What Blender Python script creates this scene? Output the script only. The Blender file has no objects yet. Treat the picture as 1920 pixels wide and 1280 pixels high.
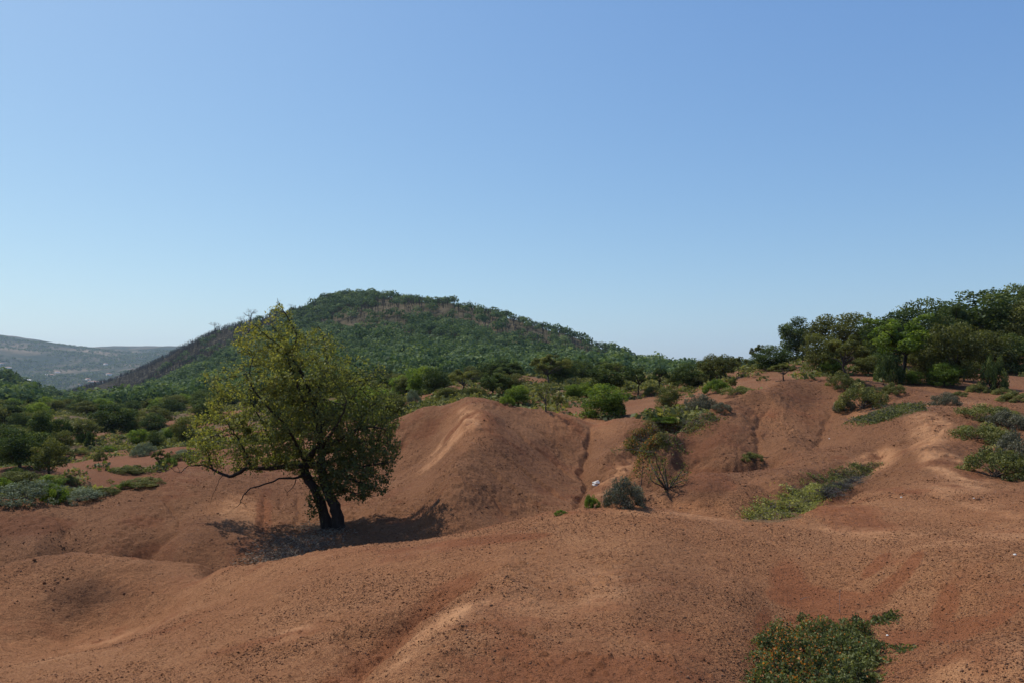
import bpy, math, random
import numpy as np
C = bpy.context.scene.collection
SC = bpy.context.scene
R = math.radians
rng = np.random.default_rng(7)
random.seed(7)
EYE = 1.65
# ------------------------------------------------------------------ camera
PITCH = math.atan(60 / 1493.33)
cam = bpy.data.cameras.new('camera'); cam.lens = 28; cam.sensor_width = 36
cam.clip_start = 0.05; cam.clip_end = 20000
camo = bpy.data.objects.new('camera', cam); C.objects.link(camo)
camo.location = (0, 0, EYE); camo.rotation_euler = (R(90) + PITCH, 0, 0)
SC.camera = camo
# ------------------------------------------------------------------ sky, sun, exposure
SUN_AZ, SUN_EL = R(-52), R(55)          # azimuth from +Y, negative is left
w = bpy.data.worlds.new("World"); SC.world = w; w.use_nodes = True
wn = w.node_tree
sky = wn.nodes.new('ShaderNodeTexSky'); sky.sky_type = 'NISHITA'; sky.sun_disc = False
sky.sun_elevation = SUN_EL; sky.sun_rotation = SUN_AZ
sky.altitude = 300; sky.air_density = 1.0; sky.dust_density = 1.0; sky.ozone_density = 3.0
# the camera's colour response: a gentle power per channel keeps the horizon pale blue
sep = wn.nodes.new('ShaderNodeSeparateColor'); cmb = wn.nodes.new('ShaderNodeCombineColor')
wn.links.new(sky.outputs[0], sep.inputs[0])
for ch, (g_, k_) in enumerate(((.94, .955), (.81, 1.005), (.50, .975))):
    a_ = wn.nodes.new('ShaderNodeMath'); a_.operation = 'MULTIPLY'; a_.inputs[1].default_value = .105
    b_ = wn.nodes.new('ShaderNodeMath'); b_.operation = 'POWER'; b_.inputs[1].default_value = g_
    c_ = wn.nodes.new('ShaderNodeMath'); c_.operation = 'MULTIPLY'; c_.inputs[1].default_value = k_ / .12
    wn.links.new(sep.outputs[ch], a_.inputs[0]); wn.links.new(a_.outputs[0], b_.inputs[0])
    wn.links.new(b_.outputs[0], c_.inputs[0]); wn.links.new(c_.outputs[0], cmb.inputs[ch])
wn.links.new(cmb.outputs[0], wn.nodes['Background'].inputs[0])
wn.nodes['Background'].inputs[1].default_value = 0.12
sl = bpy.data.lights.new('sun', 'SUN'); sl.energy = 4.6; sl.angle = R(0.53); sl.color = (1.0, 0.95, 0.87)
so = bpy.data.objects.new('sun', sl); C.objects.link(so)
sdir = np.array([math.sin(SUN_AZ) * math.cos(SUN_EL), math.cos(SUN_AZ) * math.cos(SUN_EL), math.sin(SUN_EL)])
from mathutils import Vector, Matrix
so.rotation_euler = Vector(sdir).to_track_quat('Z', 'Y').to_euler()
so.location = (-30, 20, 60)
SC.view_settings.view_transform = 'Standard'; SC.view_settings.look = 'None'
SC.view_settings.exposure = 0.0; SC.view_settings.gamma = 1
SC.render.engine = 'CYCLES'
SC.cycles.use_denoising = True
SC.cycles.max_bounces = 6; SC.cycles.diffuse_bounces = 3; SC.cycles.glossy_bounces = 2
SC.cycles.transmission_bounces = 4; SC.cycles.transparent_max_bounces = 4
SC.cycles.volume_bounces = 1; SC.cycles.caustics_reflective = False; SC.cycles.caustics_refractive = False

# ------------------------------------------------------------------ pixel <-> place
F = 1493.33
cp, sp_ = math.cos(PITCH), math.sin(PITCH)
def ray(px, py):
    dx = (np.asarray(px, float) - 960) / F; dy = (640 - np.asarray(py, float)) / F
    y = cp - dy * sp_; z = sp_ + dy * cp
    return dx / y, z / y                      # per metre of forward depth
def at(px, py, Y):
    a, b = ray(px, py); return float(a * Y), float(Y), float(EYE + b * Y)

# ------------------------------------------------------------------ height of the land
SEEN = []
def S(*rows, f=None):
    for r in rows: SEEN.append((r[0], r[1], f(r[2]) if f else r[2]))
f1 = lambda Y: 18 + (Y - 18) * .60 if Y > 18 else Y
f2 = lambda Y: 13 + (Y - 13) * .65 if Y > 13 else Y
# near ridge and its spurs
S((1000,1280,4.3),(1000,1150,5.8),(1000,1050,7.8),(1000,977,10.5),(1100,965,10.6),(1180,963,10.7),(1250,970,10.9),(1400,980,11.0),
  (1470,977,11.2),(1530,962,11.8),(1600,930,13.2),(1660,885,16.2),(1150,1280,4.3),(1150,1150,5.7),(1150,1050,7.6),(1300,1150,5.75),(1300,1050,7.6),
  (1300,1280,4.35),(860,1007,10.5),(700,1023,10.6),(600,1040,10.9),(520,1054,11.3),(700,1100,7.8),(700,1170,6.4),(560,1150,7.4),(560,1220,6.0),
  (560,1280,5.2),(430,1180,7.5),(430,1260,5.9),(300,1200,7.7),(300,1280,6.0),(150,1225,8.0),(0,1272,7.2),(150,1280,6.5),(430,1090,10.6),(430,1066,12.2),
  (860,1080,7.5),(880,1180,5.35),(860,1270,4.3),(780,1275,4.35),(940,1110,6.4),(940,1200,5.0))
# gully in the near ridge, left of the middle spur
S((840,1112,7.0),(780,1150,6.6),(720,1195,6.0),(660,1240,5.45),(610,1280,5.0),(830,1170,5.8),(770,1215,5.2),(720,1270,4.6))
# left mound behind the near ridge
S((300,1142,11.6),(150,1168,11.8),(0,1195,10.8),(300,1067,14.6),(150,1047,14.2),(230,1052,14.4),(60,1052,13.6),(0,1062,13.0),(150,1100,12.4),(0,1120,12.0),(400,1065,14.0))
S((450,1058,16.6),(330,1040,16.9),(200,1032,16.9),(60,1025,16.5),(200,1000,17.8),(60,985,17.8),(350,1000,18.0),(200,960,19.2),(350,940,20.2),(60,950,18.8),
  (0,932,19.6),(70,934,19.9),(140,941,20),(200,920,21),(260,900,22.4),(330,880,24),(420,872,25.6),(500,868,27),(600,850,28.6),(500,1000,18.6),(500,940,21.6),(560,900,24.2),
  (610,985,20.0),(680,1000,18.9),(650,1020,18.0),(600,1045,17.2),(740,985,19.4),(790,965,20.0),(790,1008,18.2),(700,945,21.4),(660,900,24))
# middle mound
S((740,790,38),(800,762,38.3),(870,746,38),(930,752,37.6),(1000,766,37.4),(1080,780,37),(1150,786,36.5),(1200,782,36),(1260,766,36.5),
  (885,775,32.5),(880,800,29.6),(872,840,26.2),(855,885,23),(840,930,20.6),(835,975,18.8),
  (820,800,36),(800,840,34),(770,880,31),(730,850,35),(735,900,29),(800,905,25.5),(790,940,22.8),
  (960,800,32),(950,850,26.6),(930,900,23.3),(920,950,20.6),(1000,830,31),(1000,880,26.6),(1000,930,23),(1040,840,32.5),(1050,890,27.6),(1040,945,22.4),(980,965,20.8),(940,990,19.0),(1060,800,35), f=f1)
# gully floor and the nub beside it
S((1105,800,36.5),(1098,835,33.5),(1094,870,31),(1103,903,27.6),(1085,940,23.2),(1064,965,20.6),(1140,845,28.6),(1170,868,25.2),(1145,905,23.4),(1115,950,19.4),
  (1190,835,30.5),(1160,815,33.5),(1235,795,34),(1185,895,22.4), f=f1)
# right-hand ridges
S((1215,845,24.4),(1250,822,25.8),(1300,793,27.6),(1350,768,29.6),(1400,745,31.4),(1460,722,34),(1520,709,35.6),(1570,706,36.2),(1620,712,36),(1680,722,35.5),
  (1740,733,34),(1800,742,32),(1860,746,31),(1920,748,30),
  (1290,850,25.3),(1250,888,23),(1345,820,25.2),(1350,790,27),(1410,770,29),(1390,800,26.2),(1420,800,27.2),(1425,845,24.2),(1470,780,28),(1480,820,24.4),(1530,750,31.8),
  (1548,800,27.8),(1535,835,24.6),(1600,760,30),(1590,800,25.2),(1500,858,21.5),(1430,868,22.6),(1350,862,22.6),(1400,885,18.6),(1330,890,18.0),(1260,912,16.8),(1200,943,15.3),(1170,960,15.3),
  (1300,940,13.6),(1400,930,13.9),(1400,905,16.0),(1480,945,13.8),(1500,895,16.0),(1560,920,15.2),(1600,890,17.4),(1640,866,19.6),(1600,850,20.6),(1700,850,17),(1660,820,21.7),
  (1700,790,22.5),(1700,760,27.5),(1650,740,32),(1780,760,26.5),(1780,800,20.5),(1780,850,16),(1750,900,13.0),(1750,950,10.8),(1700,1000,9.0),(1850,950,10.4),(1860,880,15.3),(1860,820,19.5),(1900,780,23.5),(1920,850,16.8),
  (1600,1000,9.6),(1500,1020,8.9), f=f2)
# near right: hollow with the low bush, pale slope in the corner
S((1450,1060,7.8),(1550,1060,7.8),(1650,1060,7.4),(1450,1140,6.6),(1550,1140,6.6),(1650,1130,6.5),(1500,1200,5.9),(1600,1200,5.75),(1550,1280,5.0),(1450,1280,4.9),(1650,1270,4.75),
  (1730,1060,7.0),(1770,1150,5.9),(1850,1100,6.0),(1920,1050,6.6),(1920,1140,5.35),(1740,1225,4.9),(1800,1280,4.1),(1850,1230,4.3),(1920,1200,4.55),(1920,1280,3.9),(1390,1110,6.6),(1390,1200,5.4),(1370,1280,4.6))
# middle distance
S((100,900,45),(0,880,52),(200,868,58),(330,858,58),(450,835,70),(100,835,85),(300,802,110),(0,795,112),(200,777,150),(60,770,180),(450,768,130),(550,800,85),(640,757,105),(760,745,85),(840,727,80),
  (950,733,75),(920,742,62),(1000,745,62),(1030,772,50),(1090,776,46),(1130,783,44),(1190,775,45),(1240,755,49),(1200,742,58),(1250,724,64),(1300,722,58),(1300,742,44),(1350,722,50),(1350,702,60),(1400,693,56),(1450,690,54),
  (1500,688,52),(1500,676,60),(1400,712,45),(1450,706,44),(1520,700,44))
S((1600,703,42),(1680,716,41),(1770,718,41),(1860,716,42),(1920,708,46),(1640,690,52),(1700,692,54),(1800,688,56),(1880,694,54),(1800,665,75),(1900,662,75),(1700,668,74),(1600,674,72))
S((640,737,165),(760,728,165),(900,722,165),(1000,718,160),(1100,714,155),(1200,708,140),(1280,704,120),(300,765,190),(450,750,200))
# the wooded hill
S((680,557,620),(620,562,640),(560,583,690),(500,596,740),(450,611,790),(400,626,840),(350,652,900),(300,682,960),(250,708,1010),(200,733,1080),(130,752,1180),
  (760,564,600),(850,577,580),(900,588,565),(950,603,550),(1000,619,535),(1050,634,520),(1100,649,500),(1150,665,480),(1200,677,450),(1280,694,400),(1330,703,350),
  (680,600,520),(680,650,400),(680,690,300),(680,716,225),(850,620,450),(850,670,330),(850,703,240),(1000,655,420),(1000,692,300),(1100,682,370),(1100,701,250),(1200,699,310),
  (600,620,500),(500,660,470),(500,710,330),(500,735,240),(350,760,230),(350,730,380),(350,695,600),(250,745,500),(250,728,760),(600,590,590),(450,640,650))
S((0,716,420),(50,748,400),(100,774,370),(0,755,260),(60,768,240),(-200,640,420),(150,772,400),(110,755,1200))
S((0,735,2000),(100,740,2000),(200,735,2000),(0,690,3000),(100,700,3000),(200,702,3000),(300,700,3000),(0,631,4000),(60,643,4000),(150,655,4000),(250,659,4000),(330,657,4000),(450,655,4200),(-300,600,4200),
  (700,660,4400))
HID = [ # (px, depth, height relative to the eye)
 (1000,12.6,-3.0),(1000,15,-3.7),(1100,12.6,-2.9),(1080,15,-3.55),(860,12.8,-3.3),(860,15.5,-3.95),(700,13,-3.7),(700,16,-4.3),(560,13.2,-3.9),(560,15.5,-4.3),(430,13.4,-3.75),(450,15.5,-4.3),
 (1200,12.8,-2.75),(1250,13,-2.6),(1400,12.4,-2.5),(1500,12.6,-2.6),
 (300,16.6,-4.7),(150,16.4,-4.5),(0,15.6,-4.4),(400,15.8,-4.5),
 (0,24,-4.9),(140,24.5,-5.1),(200,26,-5.1),(330,29,-5.0),(420,31,-5.0),(500,33,-4.8),(600,34.5,-4.6),(0,34,-5.9),(140,35,-5.9),(330,40,-6.1),(500,45,-6.2),
 (740,35,-3.5),(800,34,-3.1),(870,33.5,-2.6),(960,33,-2.4),(1050,33,-2.5),(1150,32.5,-2.4),(1220,32,-2.2),(740,44,-4.3),(870,44,-3.2),(1000,41,-2.9),
 (1250,27.5,-2.3),(1320,27,-1.95),(1400,30,-1.45),(1480,33,-.95),(1560,34,-.9),(1640,34,-.9),(1200,16.0,-3.2),(1170,15.6,-3.3),(1250,17,-3.0),(1320,18,-2.8),(1350,18.6,-2.65),(1180,18.6,-3.2),
 (1150,21.5,-3.4),(1200,22.4,-2.9),(1235,23,-2.6),(1285,24,-2.3),(1335,25.3,-1.95),(1390,26.8,-1.6),(1560,13.3,-2.45),(1610,14.3,-2.35),
 (1800,31,-1.5),(1900,30,-1.3),(1720,33,-1.2),
 (1400,80,-0.6),(1400,150,-3),(1500,110,2),(1700,110,5),(1900,110,6),(1500,250,0),(1900,250,10),(1500,700,-10),(1900,700,0),
 (700,900,20),(1000,800,0),(1200,700,-10),(1330,600,-12),(560,1000,20),(450,1150,5),(300,1350,-30),
 (0,620,-28),(60,620,-32),(100,560,-33),(-200,700,0),
 (1000,4200,-60),(1500,4200,-90),(1900,4200,-90),(0,7000,60),(500,7000,60),(1000,7000,-100),(1900,7000,-100),(600,1900,-50),(1200,1900,-50),(1900,1900,-50),
 (960,1.0,-1.65),(960,2.4,-1.66),(0,2.4,-1.85),(1900,2.4,-1.6),(-300,3,-2.1),(2200,3,-1.55),
 (-300,6,-2.5),(-300,14,-3.3),(-300,25,-3.9),(-300,50,-6.2),(-300,120,-7.8),(-300,250,-5),(2200,6,-1.5),(2200,15,-1.25),(2200,30,-0.4),(2200,60,1.6),(2200,120,6),(2200,300,12),
 (-1170,1,-1.9),(-1170,3,-2.4),(-1170,10,-3.6),(-1170,30,-5),(-1170,100,-7.5),(-1170,400,15),(-1170,1500,10),(-1170,4000,150),(-1170,7000,100),
 (3090,1,-1.6),(3090,3,-1.5),(3090,10,-1.2),(3090,30,0),(3090,100,6),(3090,400,12),(3090,1500,-20),(3090,4000,-60),(3090,7000,-80)]
P = [at(*s) for s in SEEN] + [(float(ray(px, 640)[0] * Y), Y, EYE + z) for px, Y, z in HID]
P = np.array(P)
KA = 2.0
def tps_in(x, y):
    r = np.hypot(x, y); t = np.arctan2(x, y)
    t = np.clip(t, -1.15, 1.15)
    return np.stack([KA * t, np.log(np.maximum(r, 0.8))], -1), r
Q, rP = tps_in(P[:, 0], P[:, 1])
Wv = (P[:, 2]) / (rP + 8)
def kern(d2): return 0.5 * d2 * np.log(d2 + 1e-12)
n_ = len(Q)
A_ = np.zeros((n_ + 3, n_ + 3)); dd = ((Q[:, None] - Q[None]) ** 2).sum(-1)
A_[:n_, :n_] = kern(dd) + np.eye(n_) * 2e-4
A_[:n_, n_] = 1; A_[:n_, n_ + 1:] = Q; A_[n_:, :n_] = A_[:n_, n_:].T
SOL = np.linalg.solve(A_, np.concatenate([Wv, [0, 0, 0]]))
def base_h(x, y):
    x = np.asarray(x, float); y = np.asarray(y, float); sh = x.shape
    x = x.ravel(); y = y.ravel(); out = np.empty(len(x))
    for i in range(0, len(x), 40000):
        q, r = tps_in(x[i:i+40000], y[i:i+40000])
        d2 = (q[:, 0:1] - Q[None, :, 0]) ** 2 + (q[:, 1:2] - Q[None, :, 1]) ** 2
        v = kern(d2) @ SOL[:n_] + SOL[n_] + q @ SOL[n_ + 1:]
        out[i:i+40000] = v * (r + 8)
    return out.reshape(sh)
# --- value noise
def _h(ix, iy, s):
    n = (ix.astype(np.int64) * 374761393 + iy.astype(np.int64) * 668265263 + s * 1274126177) & 0x7fffffff
    n = ((n ^ (n >> 13)) * 1274126177) & 0x7fffffff
    n = n ^ (n >> 16)
    return (n & 0xffff) / 65535.0
def vnoise(x, y, s=0):
    ix = np.floor(x); iy = np.floor(y); fx = x - ix; fy = y - iy
    fx = fx * fx * (3 - 2 * fx); fy = fy * fy * (3 - 2 * fy)
    a = _h(ix, iy, s); b = _h(ix + 1, iy, s); c = _h(ix, iy + 1, s); d = _h(ix + 1, iy + 1, s)
    return (a + (b - a) * fx) * (1 - fy) + (c + (d - c) * fx) * fy - 0.5
def fbm(x, y, o=4, s=0, g=0.5):
    v = 0; a = 1
    for k in range(o):
        v = v + a * vnoise(x * 2 ** k + 17.3 * k, y * 2 ** k - 9.1 * k, s + k); a *= g
    return v
def sstep(a, b, x):
    t = np.clip((x - a) / (b - a), 0, 1); return t * t * (3 - 2 * t)
def hit(px, py, f=None, ymin=2.0, ymax=6000):
    """where the view line through a picture point first meets the land"""
    f = f or height
    a, b = ray(px, py)
    Ys = np.exp(np.linspace(math.log(ymin), math.log(ymax), 1400))
    g = EYE + b * Ys - f(a * Ys, Ys)
    k = np.where(g < 0)[0]
    if len(k) == 0: return None
    k = max(k[0], 1)
    t = g[k - 1] / (g[k - 1] - g[k]); Y = Ys[k - 1] + t * (Ys[k] - Ys[k - 1])
    x = float(a * Y); return x, float(Y), float(f(np.array([x]), np.array([Y]))[0])
# --- erosion gullies: (picture polyline, depth m, half width m)
GUL = [([(856,1100),(815,1130),(760,1172),(690,1222),(610,1278),(540,1330)],.17,.42),
       ([(-60,1215),(0,1195),(150,1163),(300,1138),(430,1100),(520,1082)],.10,.9),([(1350,760),(1250,797),(1195,836),(1150,872),(1118,902)],.45,1.25),([(1470,858),(1400,878),(1330,868),(1240,890),(1180,925)],.34,.95),([(1190,948),(1280,946),(1380,954)],.12,.7),
       ([(1430,958),(1500,918),(1570,898),(1640,866)],.20,.7),([(735,860),(700,905),(680,950)],.16,.9),([(890,772),(850,812),(795,850),(740,885)],.16,.8),
       ([(888,775),(860,800),(830,832),(800,858),(760,880)],.22,.26),
       ([(1108,795),(1103,830),(1095,860),(1094,880),(1104,905),(1085,940),(1066,962)],.20,.18),
       ([(960,800),(1000,835),(1045,870),(1085,900)],.13,.16),([(930,840),(980,880),(1030,915),(1070,938)],.11,.15),([(900,860),(950,905),(1000,940),(1040,962)],.11,.15),([(900,900),(930,940),(955,965)],.09,.14),([(1000,800),(1040,830),(1075,862)],.09,.15),([(770,800),(755,840),(735,870)],.10,.2),([(560,925),(556,960),(545,990)],.07,.12),([(100,960),(130,990),(120,1020)],.08,.15),([(300,930),(330,960),(345,1000)],.08,.15),([(1250,850),(1225,880),(1205,910)],.07,.14),
       ([(1445,762),(1425,785),(1418,815),(1424,848),(1430,862)],.07,.13),([(1560,765),(1548,790),(1538,815),(1530,838)],.07,.13),
       ([(495,925),(500,960),(490,1000)],.05,.12),([(525,935),(530,965)],.04,.1),([(260,1040),(300,1020),(330,1000)],.10,.3),
       ([(1640,835),(1655,855),(1650,868)],.1,.3),([(1700,735),(1660,750),(1640,760)],.12,.4)]
RID = [([(870,752),(884,775),(880,805),(870,840),(855,885),(838,935),(830,975)],.16,1.3),([(1082,962),(1150,905),(1215,847),(1300,796),(1400,748),(1500,713)],.22,1.0),([(1165,957),(1250,906),(1350,875),(1440,858)],.17,.85),
       ([(1500,973),(1560,946),(1610,922),(1665,882)],.08,.7),([(640,1062),(430,1135),(200,1200),(0,1272)],.05,.8),([(1000,1010),(930,1110),(870,1190),(800,1280)],.07,.7),([(1800,1290),(1840,1240),(1920,1190)],.05,.5),([(300,1067),(150,1048),(0,1063)],.08,.9)]
GW = []
for poly, dep, wid in GUL:
    pts = [hit(px, py, base_h) for px, py in poly]
    GW.append((np.array([p[:2] for p in pts if p]), dep, wid))
for poly, dep, wid in RID:
    pts = [hit(px, py, base_h) for px, py in poly]
    GW.append((np.array([p[:2] for p in pts if p]), -dep, wid))
def polydist(x, y, pts):
    best = np.full(x.shape, 1e9); tt = np.zeros(x.shape); n = len(pts) - 1
    for i in range(n):
        a = pts[i]; d = pts[i + 1] - a; L = (d * d).sum() + 1e-9
        t = np.clip(((x - a[0]) * d[0] + (y - a[1]) * d[1]) / L, 0, 1)
        q = np.hypot(x - a[0] - t * d[0], y - a[1] - t * d[1])
        m = q < best; best = np.where(m, q, best); tt = np.where(m, (i + t) / n, tt)
    return best, tt
def height(x, y):
    x = np.asarray(x, float); y = np.asarray(y, float)
    z = base_h(x, y)
    r = np.hypot(x, y)
    for pts, dep, wid in GW:
        lo = pts.min(0) - 3 * wid; hi = pts.max(0) + 3 * wid
        m = (x > lo[0]) & (x < hi[0]) & (y > lo[1]) & (y < hi[1])
        if m.any():
            xm = x[m] + (.12 + .5 * wid) * fbm(x[m] * 1.6, y[m] * 1.6, 3, 31); ym = y[m] + (.12 + .5 * wid) * fbm(x[m] * 1.6, y[m] * 1.6, 3, 37); d, t = polydist(xm, ym, pts)
            z[m] -= dep * np.maximum(0, 1 - d / wid) ** (1.15 if wid < .5 else 1.6) * np.clip(np.minimum(t, 1 - t) * 5 + .15, 0, 1)
    # small badland mounds farther out, soft unevenness close by
    z = z + np.maximum(sstep(40, 60, r), sstep(27, 36, r) * sstep(-.18, -.26, np.arctan2(x, y))) * (1 - sstep(250, 600, r)) * (1.1 * fbm(x / 9, y / 9, 3, 3) + .7 * np.abs(vnoise(x / 5, y / 5, 9)) - .15)
    z = z + sstep(250, 500, r) * 8 * fbm(x / 60, y / 60, 4, 5) * (1 - sstep(1500, 2500, r)) 
    z = z + sstep(1500, 2500, r) * 60 * fbm(x / 700, y / 700, 5, 6)
    z = z + (1 - sstep(30, 60, r)) * 0.05 * fbm(x / 1.3, y / 1.3, 3, 11)
    # rain-cut wrinkles on the slopes farther off
    z = z - sstep(12, 17, r) * (1 - sstep(32, 45, r)) * .03 * np.maximum(0, .16 - np.abs(fbm(x / 1.6 + .6 * vnoise(x, y, 14), y / 2.6, 3, 12))) / .16 * sstep(-.25, .3, fbm(x / 3.5, y / 3.5, 2, 13))
    return z
def micro(x, y):
    """crumbly soil: clods and small pits"""
    r = np.hypot(x, y)
    v = vnoise(x * 16, y * 16, 21) + .6 * vnoise(x * 31, y * 31, 22)
    lump = sstep(.15, .6, v + .5 * fbm(x * .7, y * .7, 2, 23))
    near = 1 - sstep(11, 16, r)
    dens = sstep(-.35, .3, fbm(x * .45, y * .45, 3, 24))
    far_l = vnoise(x * 6, y * 6, 25)
    return near * (.45 + dens) * .014 * lump + (1 - near) * (1 - sstep(35, 60, r)) * (.028 + .04 * sstep(-.1, .35, fbm(x * .7, y * .7, 3, 33))) * (np.maximum(far_l, -.15) + .7 * vnoise(x * 12, y * 12, 28) + .4 * vnoise(x * 24, y * 24, 29)) + .006 * near * vnoise(x * 50, y * 50, 27)
# ------------------------------------------------------------------ mesh helpers
def mesh_from(name, co, faces, mats, attr=None, smooth=False, matidx=None, link=True, parent=None, col=None):
    """co (n,3); faces (m,k) one face size"""
    me = bpy.data.meshes.new(name)
    co = np.asarray(co, np.float32); faces = np.asarray(faces, np.int32); k = faces.shape[1]
    me.vertices.add(len(co)); me.vertices.foreach_set('co', co.ravel())
    me.loops.add(faces.size); me.loops.foreach_set('vertex_index', faces.ravel())
    me.polygons.add(len(faces)); me.polygons.foreach_set('loop_start', np.arange(0, faces.size, k, dtype=np.int32))
    for m in (mats if isinstance(mats, (list, tuple)) else [mats]): me.materials.append(m)
    if matidx is not None: me.polygons.foreach_set('material_index', np.asarray(matidx, np.int32))
    if smooth: me.polygons.foreach_set('use_smooth', np.ones(len(faces), bool))
    me.update(calc_edges=True)
    if attr is not None:
        a = me.attributes.new('v', 'FLOAT', 'POINT'); a.data.foreach_set('value', np.asarray(attr, np.float32))
    if col is not None:
        a = me.color_attributes.new('zone', 'FLOAT_COLOR', 'POINT'); a.data.foreach_set('color', np.asarray(col, np.float32).ravel())
    o = bpy.data.objects.new(name, me)
    if link: C.objects.link(o)
    if parent is not None: o.parent = parent
    return o
def tag(o, label=None, cat=None, group=None, kind=None):
    if label: o['label'] = label
    if cat: o['category'] = cat
    if group: o['group'] = group
    if kind: o['kind'] = kind
    return o
def empty(name, loc=(0, 0, 0), rz=0, s=1):
    o = bpy.data.objects.new(name, None); C.objects.link(o); o.location = loc; o.rotation_euler = (0, 0, rz)
    o.scale = (s, s, s) if np.isscalar(s) else s; o.empty_display_size = .2
    return o
def norm(v): return v / (np.linalg.norm(v, axis=-1, keepdims=True) + 1e-9)
def leaves(cen, size, out=None, bias=.6, aspect=1.7, r=None, up=0.25):
    """little folded leaf faces; returns vertices and quads"""
    g = r or rng; n = len(cen); size = np.broadcast_to(size, (n,)) if not np.isscalar(size) else np.full(n, size)
    nr = norm(g.normal(size=(n, 3)))
    if out is not None: nr = norm(nr + bias * out + np.array([0, 0, up]))
    t = norm(np.cross(nr, norm(g.normal(size=(n, 3))))); b = np.cross(nr, t)
    s = (size * g.uniform(.6, 1.35, n))[:, None]
    L, W = s * aspect * .5, s * .5
    fold = nr * s * .12
    co = np.stack([cen - t * L, cen - b * W * .9 + fold + t * L * .1, cen + t * L, cen + b * W * .9 + fold + t * L * .1], 1).reshape(-1, 3)
    return co, np.arange(4 * n).reshape(n, 4)
def tubes(seg, k=5):
    """seg rows: x0 y0 z0 x1 y1 z1 r0 r1"""
    seg = np.asarray(seg, float); n = len(seg)
    a, b, r0, r1 = seg[:, 0:3], seg[:, 3:6], seg[:, 6], seg[:, 7]
    d = norm(b - a); h = np.where(np.abs(d[:, 2:3]) > .9, np.array([[1., 0, 0]]), np.array([[0, 0, 1.]]))
    u = norm(np.cross(d, h)); v = np.cross(d, u)
    an = np.arange(k) * 2 * math.pi / k
    ring = np.cos(an)[None, :, None] * u[:, None] + np.sin(an)[None, :, None] * v[:, None]
    co = np.concatenate([a[:, None] + ring * r0[:, None, None], b[:, None] + ring * r1[:, None, None]], 1).reshape(-1, 3)
    i = np.arange(k); j = (i + 1) % k
    f = np.stack([i, j, j + k, i + k], -1)[None] + (np.arange(n) * 2 * k)[:, None, None]
    return co, f.reshape(-1, 4)
def curve_pts(pts, rad, step=.12, wob=.02, r=None):
    """smooth wobbly limb through points -> segments"""
    g = r or rng; pts = np.asarray(pts, float); n = len(pts); out = []
    m = max(2, int(np.linalg.norm(np.diff(pts, axis=0), axis=1).sum() / step))
    t = np.linspace(0, n - 1, m + 1)
    i = np.clip(t.astype(int), 0, n - 2); f = (t - i)[:, None]
    p0 = pts[np.maximum(i - 1, 0)]; p1 = pts[i]; p2 = pts[i + 1]; p3 = pts[np.minimum(i + 2, n - 1)]
    c = .5 * ((2 * p1) + (-p0 + p2) * f + (2 * p0 - 5 * p1 + 4 * p2 - p3) * f ** 2 + (-p0 + 3 * p1 - 3 * p2 + p3) * f ** 3)
    c[1:-1] += g.normal(size=(m - 1, 3)) * wob
    rr = np.interp(t, np.arange(n), rad)
    return np.concatenate([c[:-1], c[1:], rr[:-1, None], rr[1:, None]], 1), c, rr
def chain(pts, rr, k=8, rough=0.0, g=None):
    """one continuous limb"""
    pts = np.asarray(pts, float); n = len(pts); t = norm(np.gradient(pts, axis=0)); u = norm(np.cross(t[0], [0.3, 1, 0.1])); co = []
    an = np.arange(k) * 2 * math.pi / k
    for i in range(n):
        u = norm(u - t[i] * (u @ t[i])); v = np.cross(t[i], u)
        q = rr[i] * (1 + (rough * np.sin(an * 3 + i * .15) + rough * .7 * (g.normal(size=k) if g is not None else 0)))
        co.append(pts[i] + np.cos(an)[:, None] * u * q[:, None] + np.sin(an)[:, None] * v * q[:, None])
    co = np.concatenate(co + [pts[-1:]]); j = (np.arange(k) + 1) % k; f = []
    for i in range(n - 1): f.append(np.stack([i * k + np.arange(k), i * k + j, (i + 1) * k + j, (i + 1) * k + np.arange(k)], -1))
    return co, np.concatenate(f)
def join(parts):
    o = 0; C_ = []; F_ = []
    for c, f in parts: C_.append(c); F_.append(f + o); o += len(c)
    return np.concatenate(C_), np.concatenate(F_)
# ------------------------------------------------------------------ materials
def newmat(name):
    m = bpy.data.materials.new(name); m.use_nodes = True; nt = m.node_tree
    for n in list(nt.nodes): nt.nodes.remove(n)
    out = nt.nodes.new('ShaderNodeOutputMaterial')
    return m, nt, out
def N(nt, kind, **k):
    n = nt.nodes.new(kind)
    for a, b in k.items():
        if a.startswith('i_'):
            key = a[2:]; n.inputs[int(key) if key.isdigit() else key.replace('_', ' ')].default_value = b
        else: setattr(n, a, b)
    return n
def ramp(nt, fac, stops):
    r = nt.nodes.new('ShaderNodeValToRGB'); e = r.color_ramp.elements
    e[0].position, e[0].color = stops[0][0], (*stops[0][1], 1); e[1].position, e[1].color = stops[-1][0], (*stops[-1][1], 1)
    for p, c in stops[1:-1]:
        q = e.new(p); q.color = (*c, 1)
    nt.links.new(fac, r.inputs[0]); return r.outputs[0]
def mixc(nt, fac, a, b, mode='MIX'):
    m = nt.nodes.new('ShaderNodeMix'); m.data_type = 'RGBA'; m.blend_type = mode
    for s, v in ((0, fac), (6, a), (7, b)):
        if hasattr(v, 'links'): nt.links.new(v, m.inputs[s])
        else: m.inputs[s].default_value = v if s == 0 else (*v, 1)
    return m.outputs[2]
def mth(nt, op, a, b=None, clamp=False):
    m = nt.nodes.new('ShaderNodeMath'); m.operation = op; m.use_clamp = clamp
    for s, v in ((0, a), (1, b)):
        if v is None: continue
        if hasattr(v, 'links'): nt.links.new(v, m.inputs[s])
        else: m.inputs[s].default_value = v
    return m.outputs[0]
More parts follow.
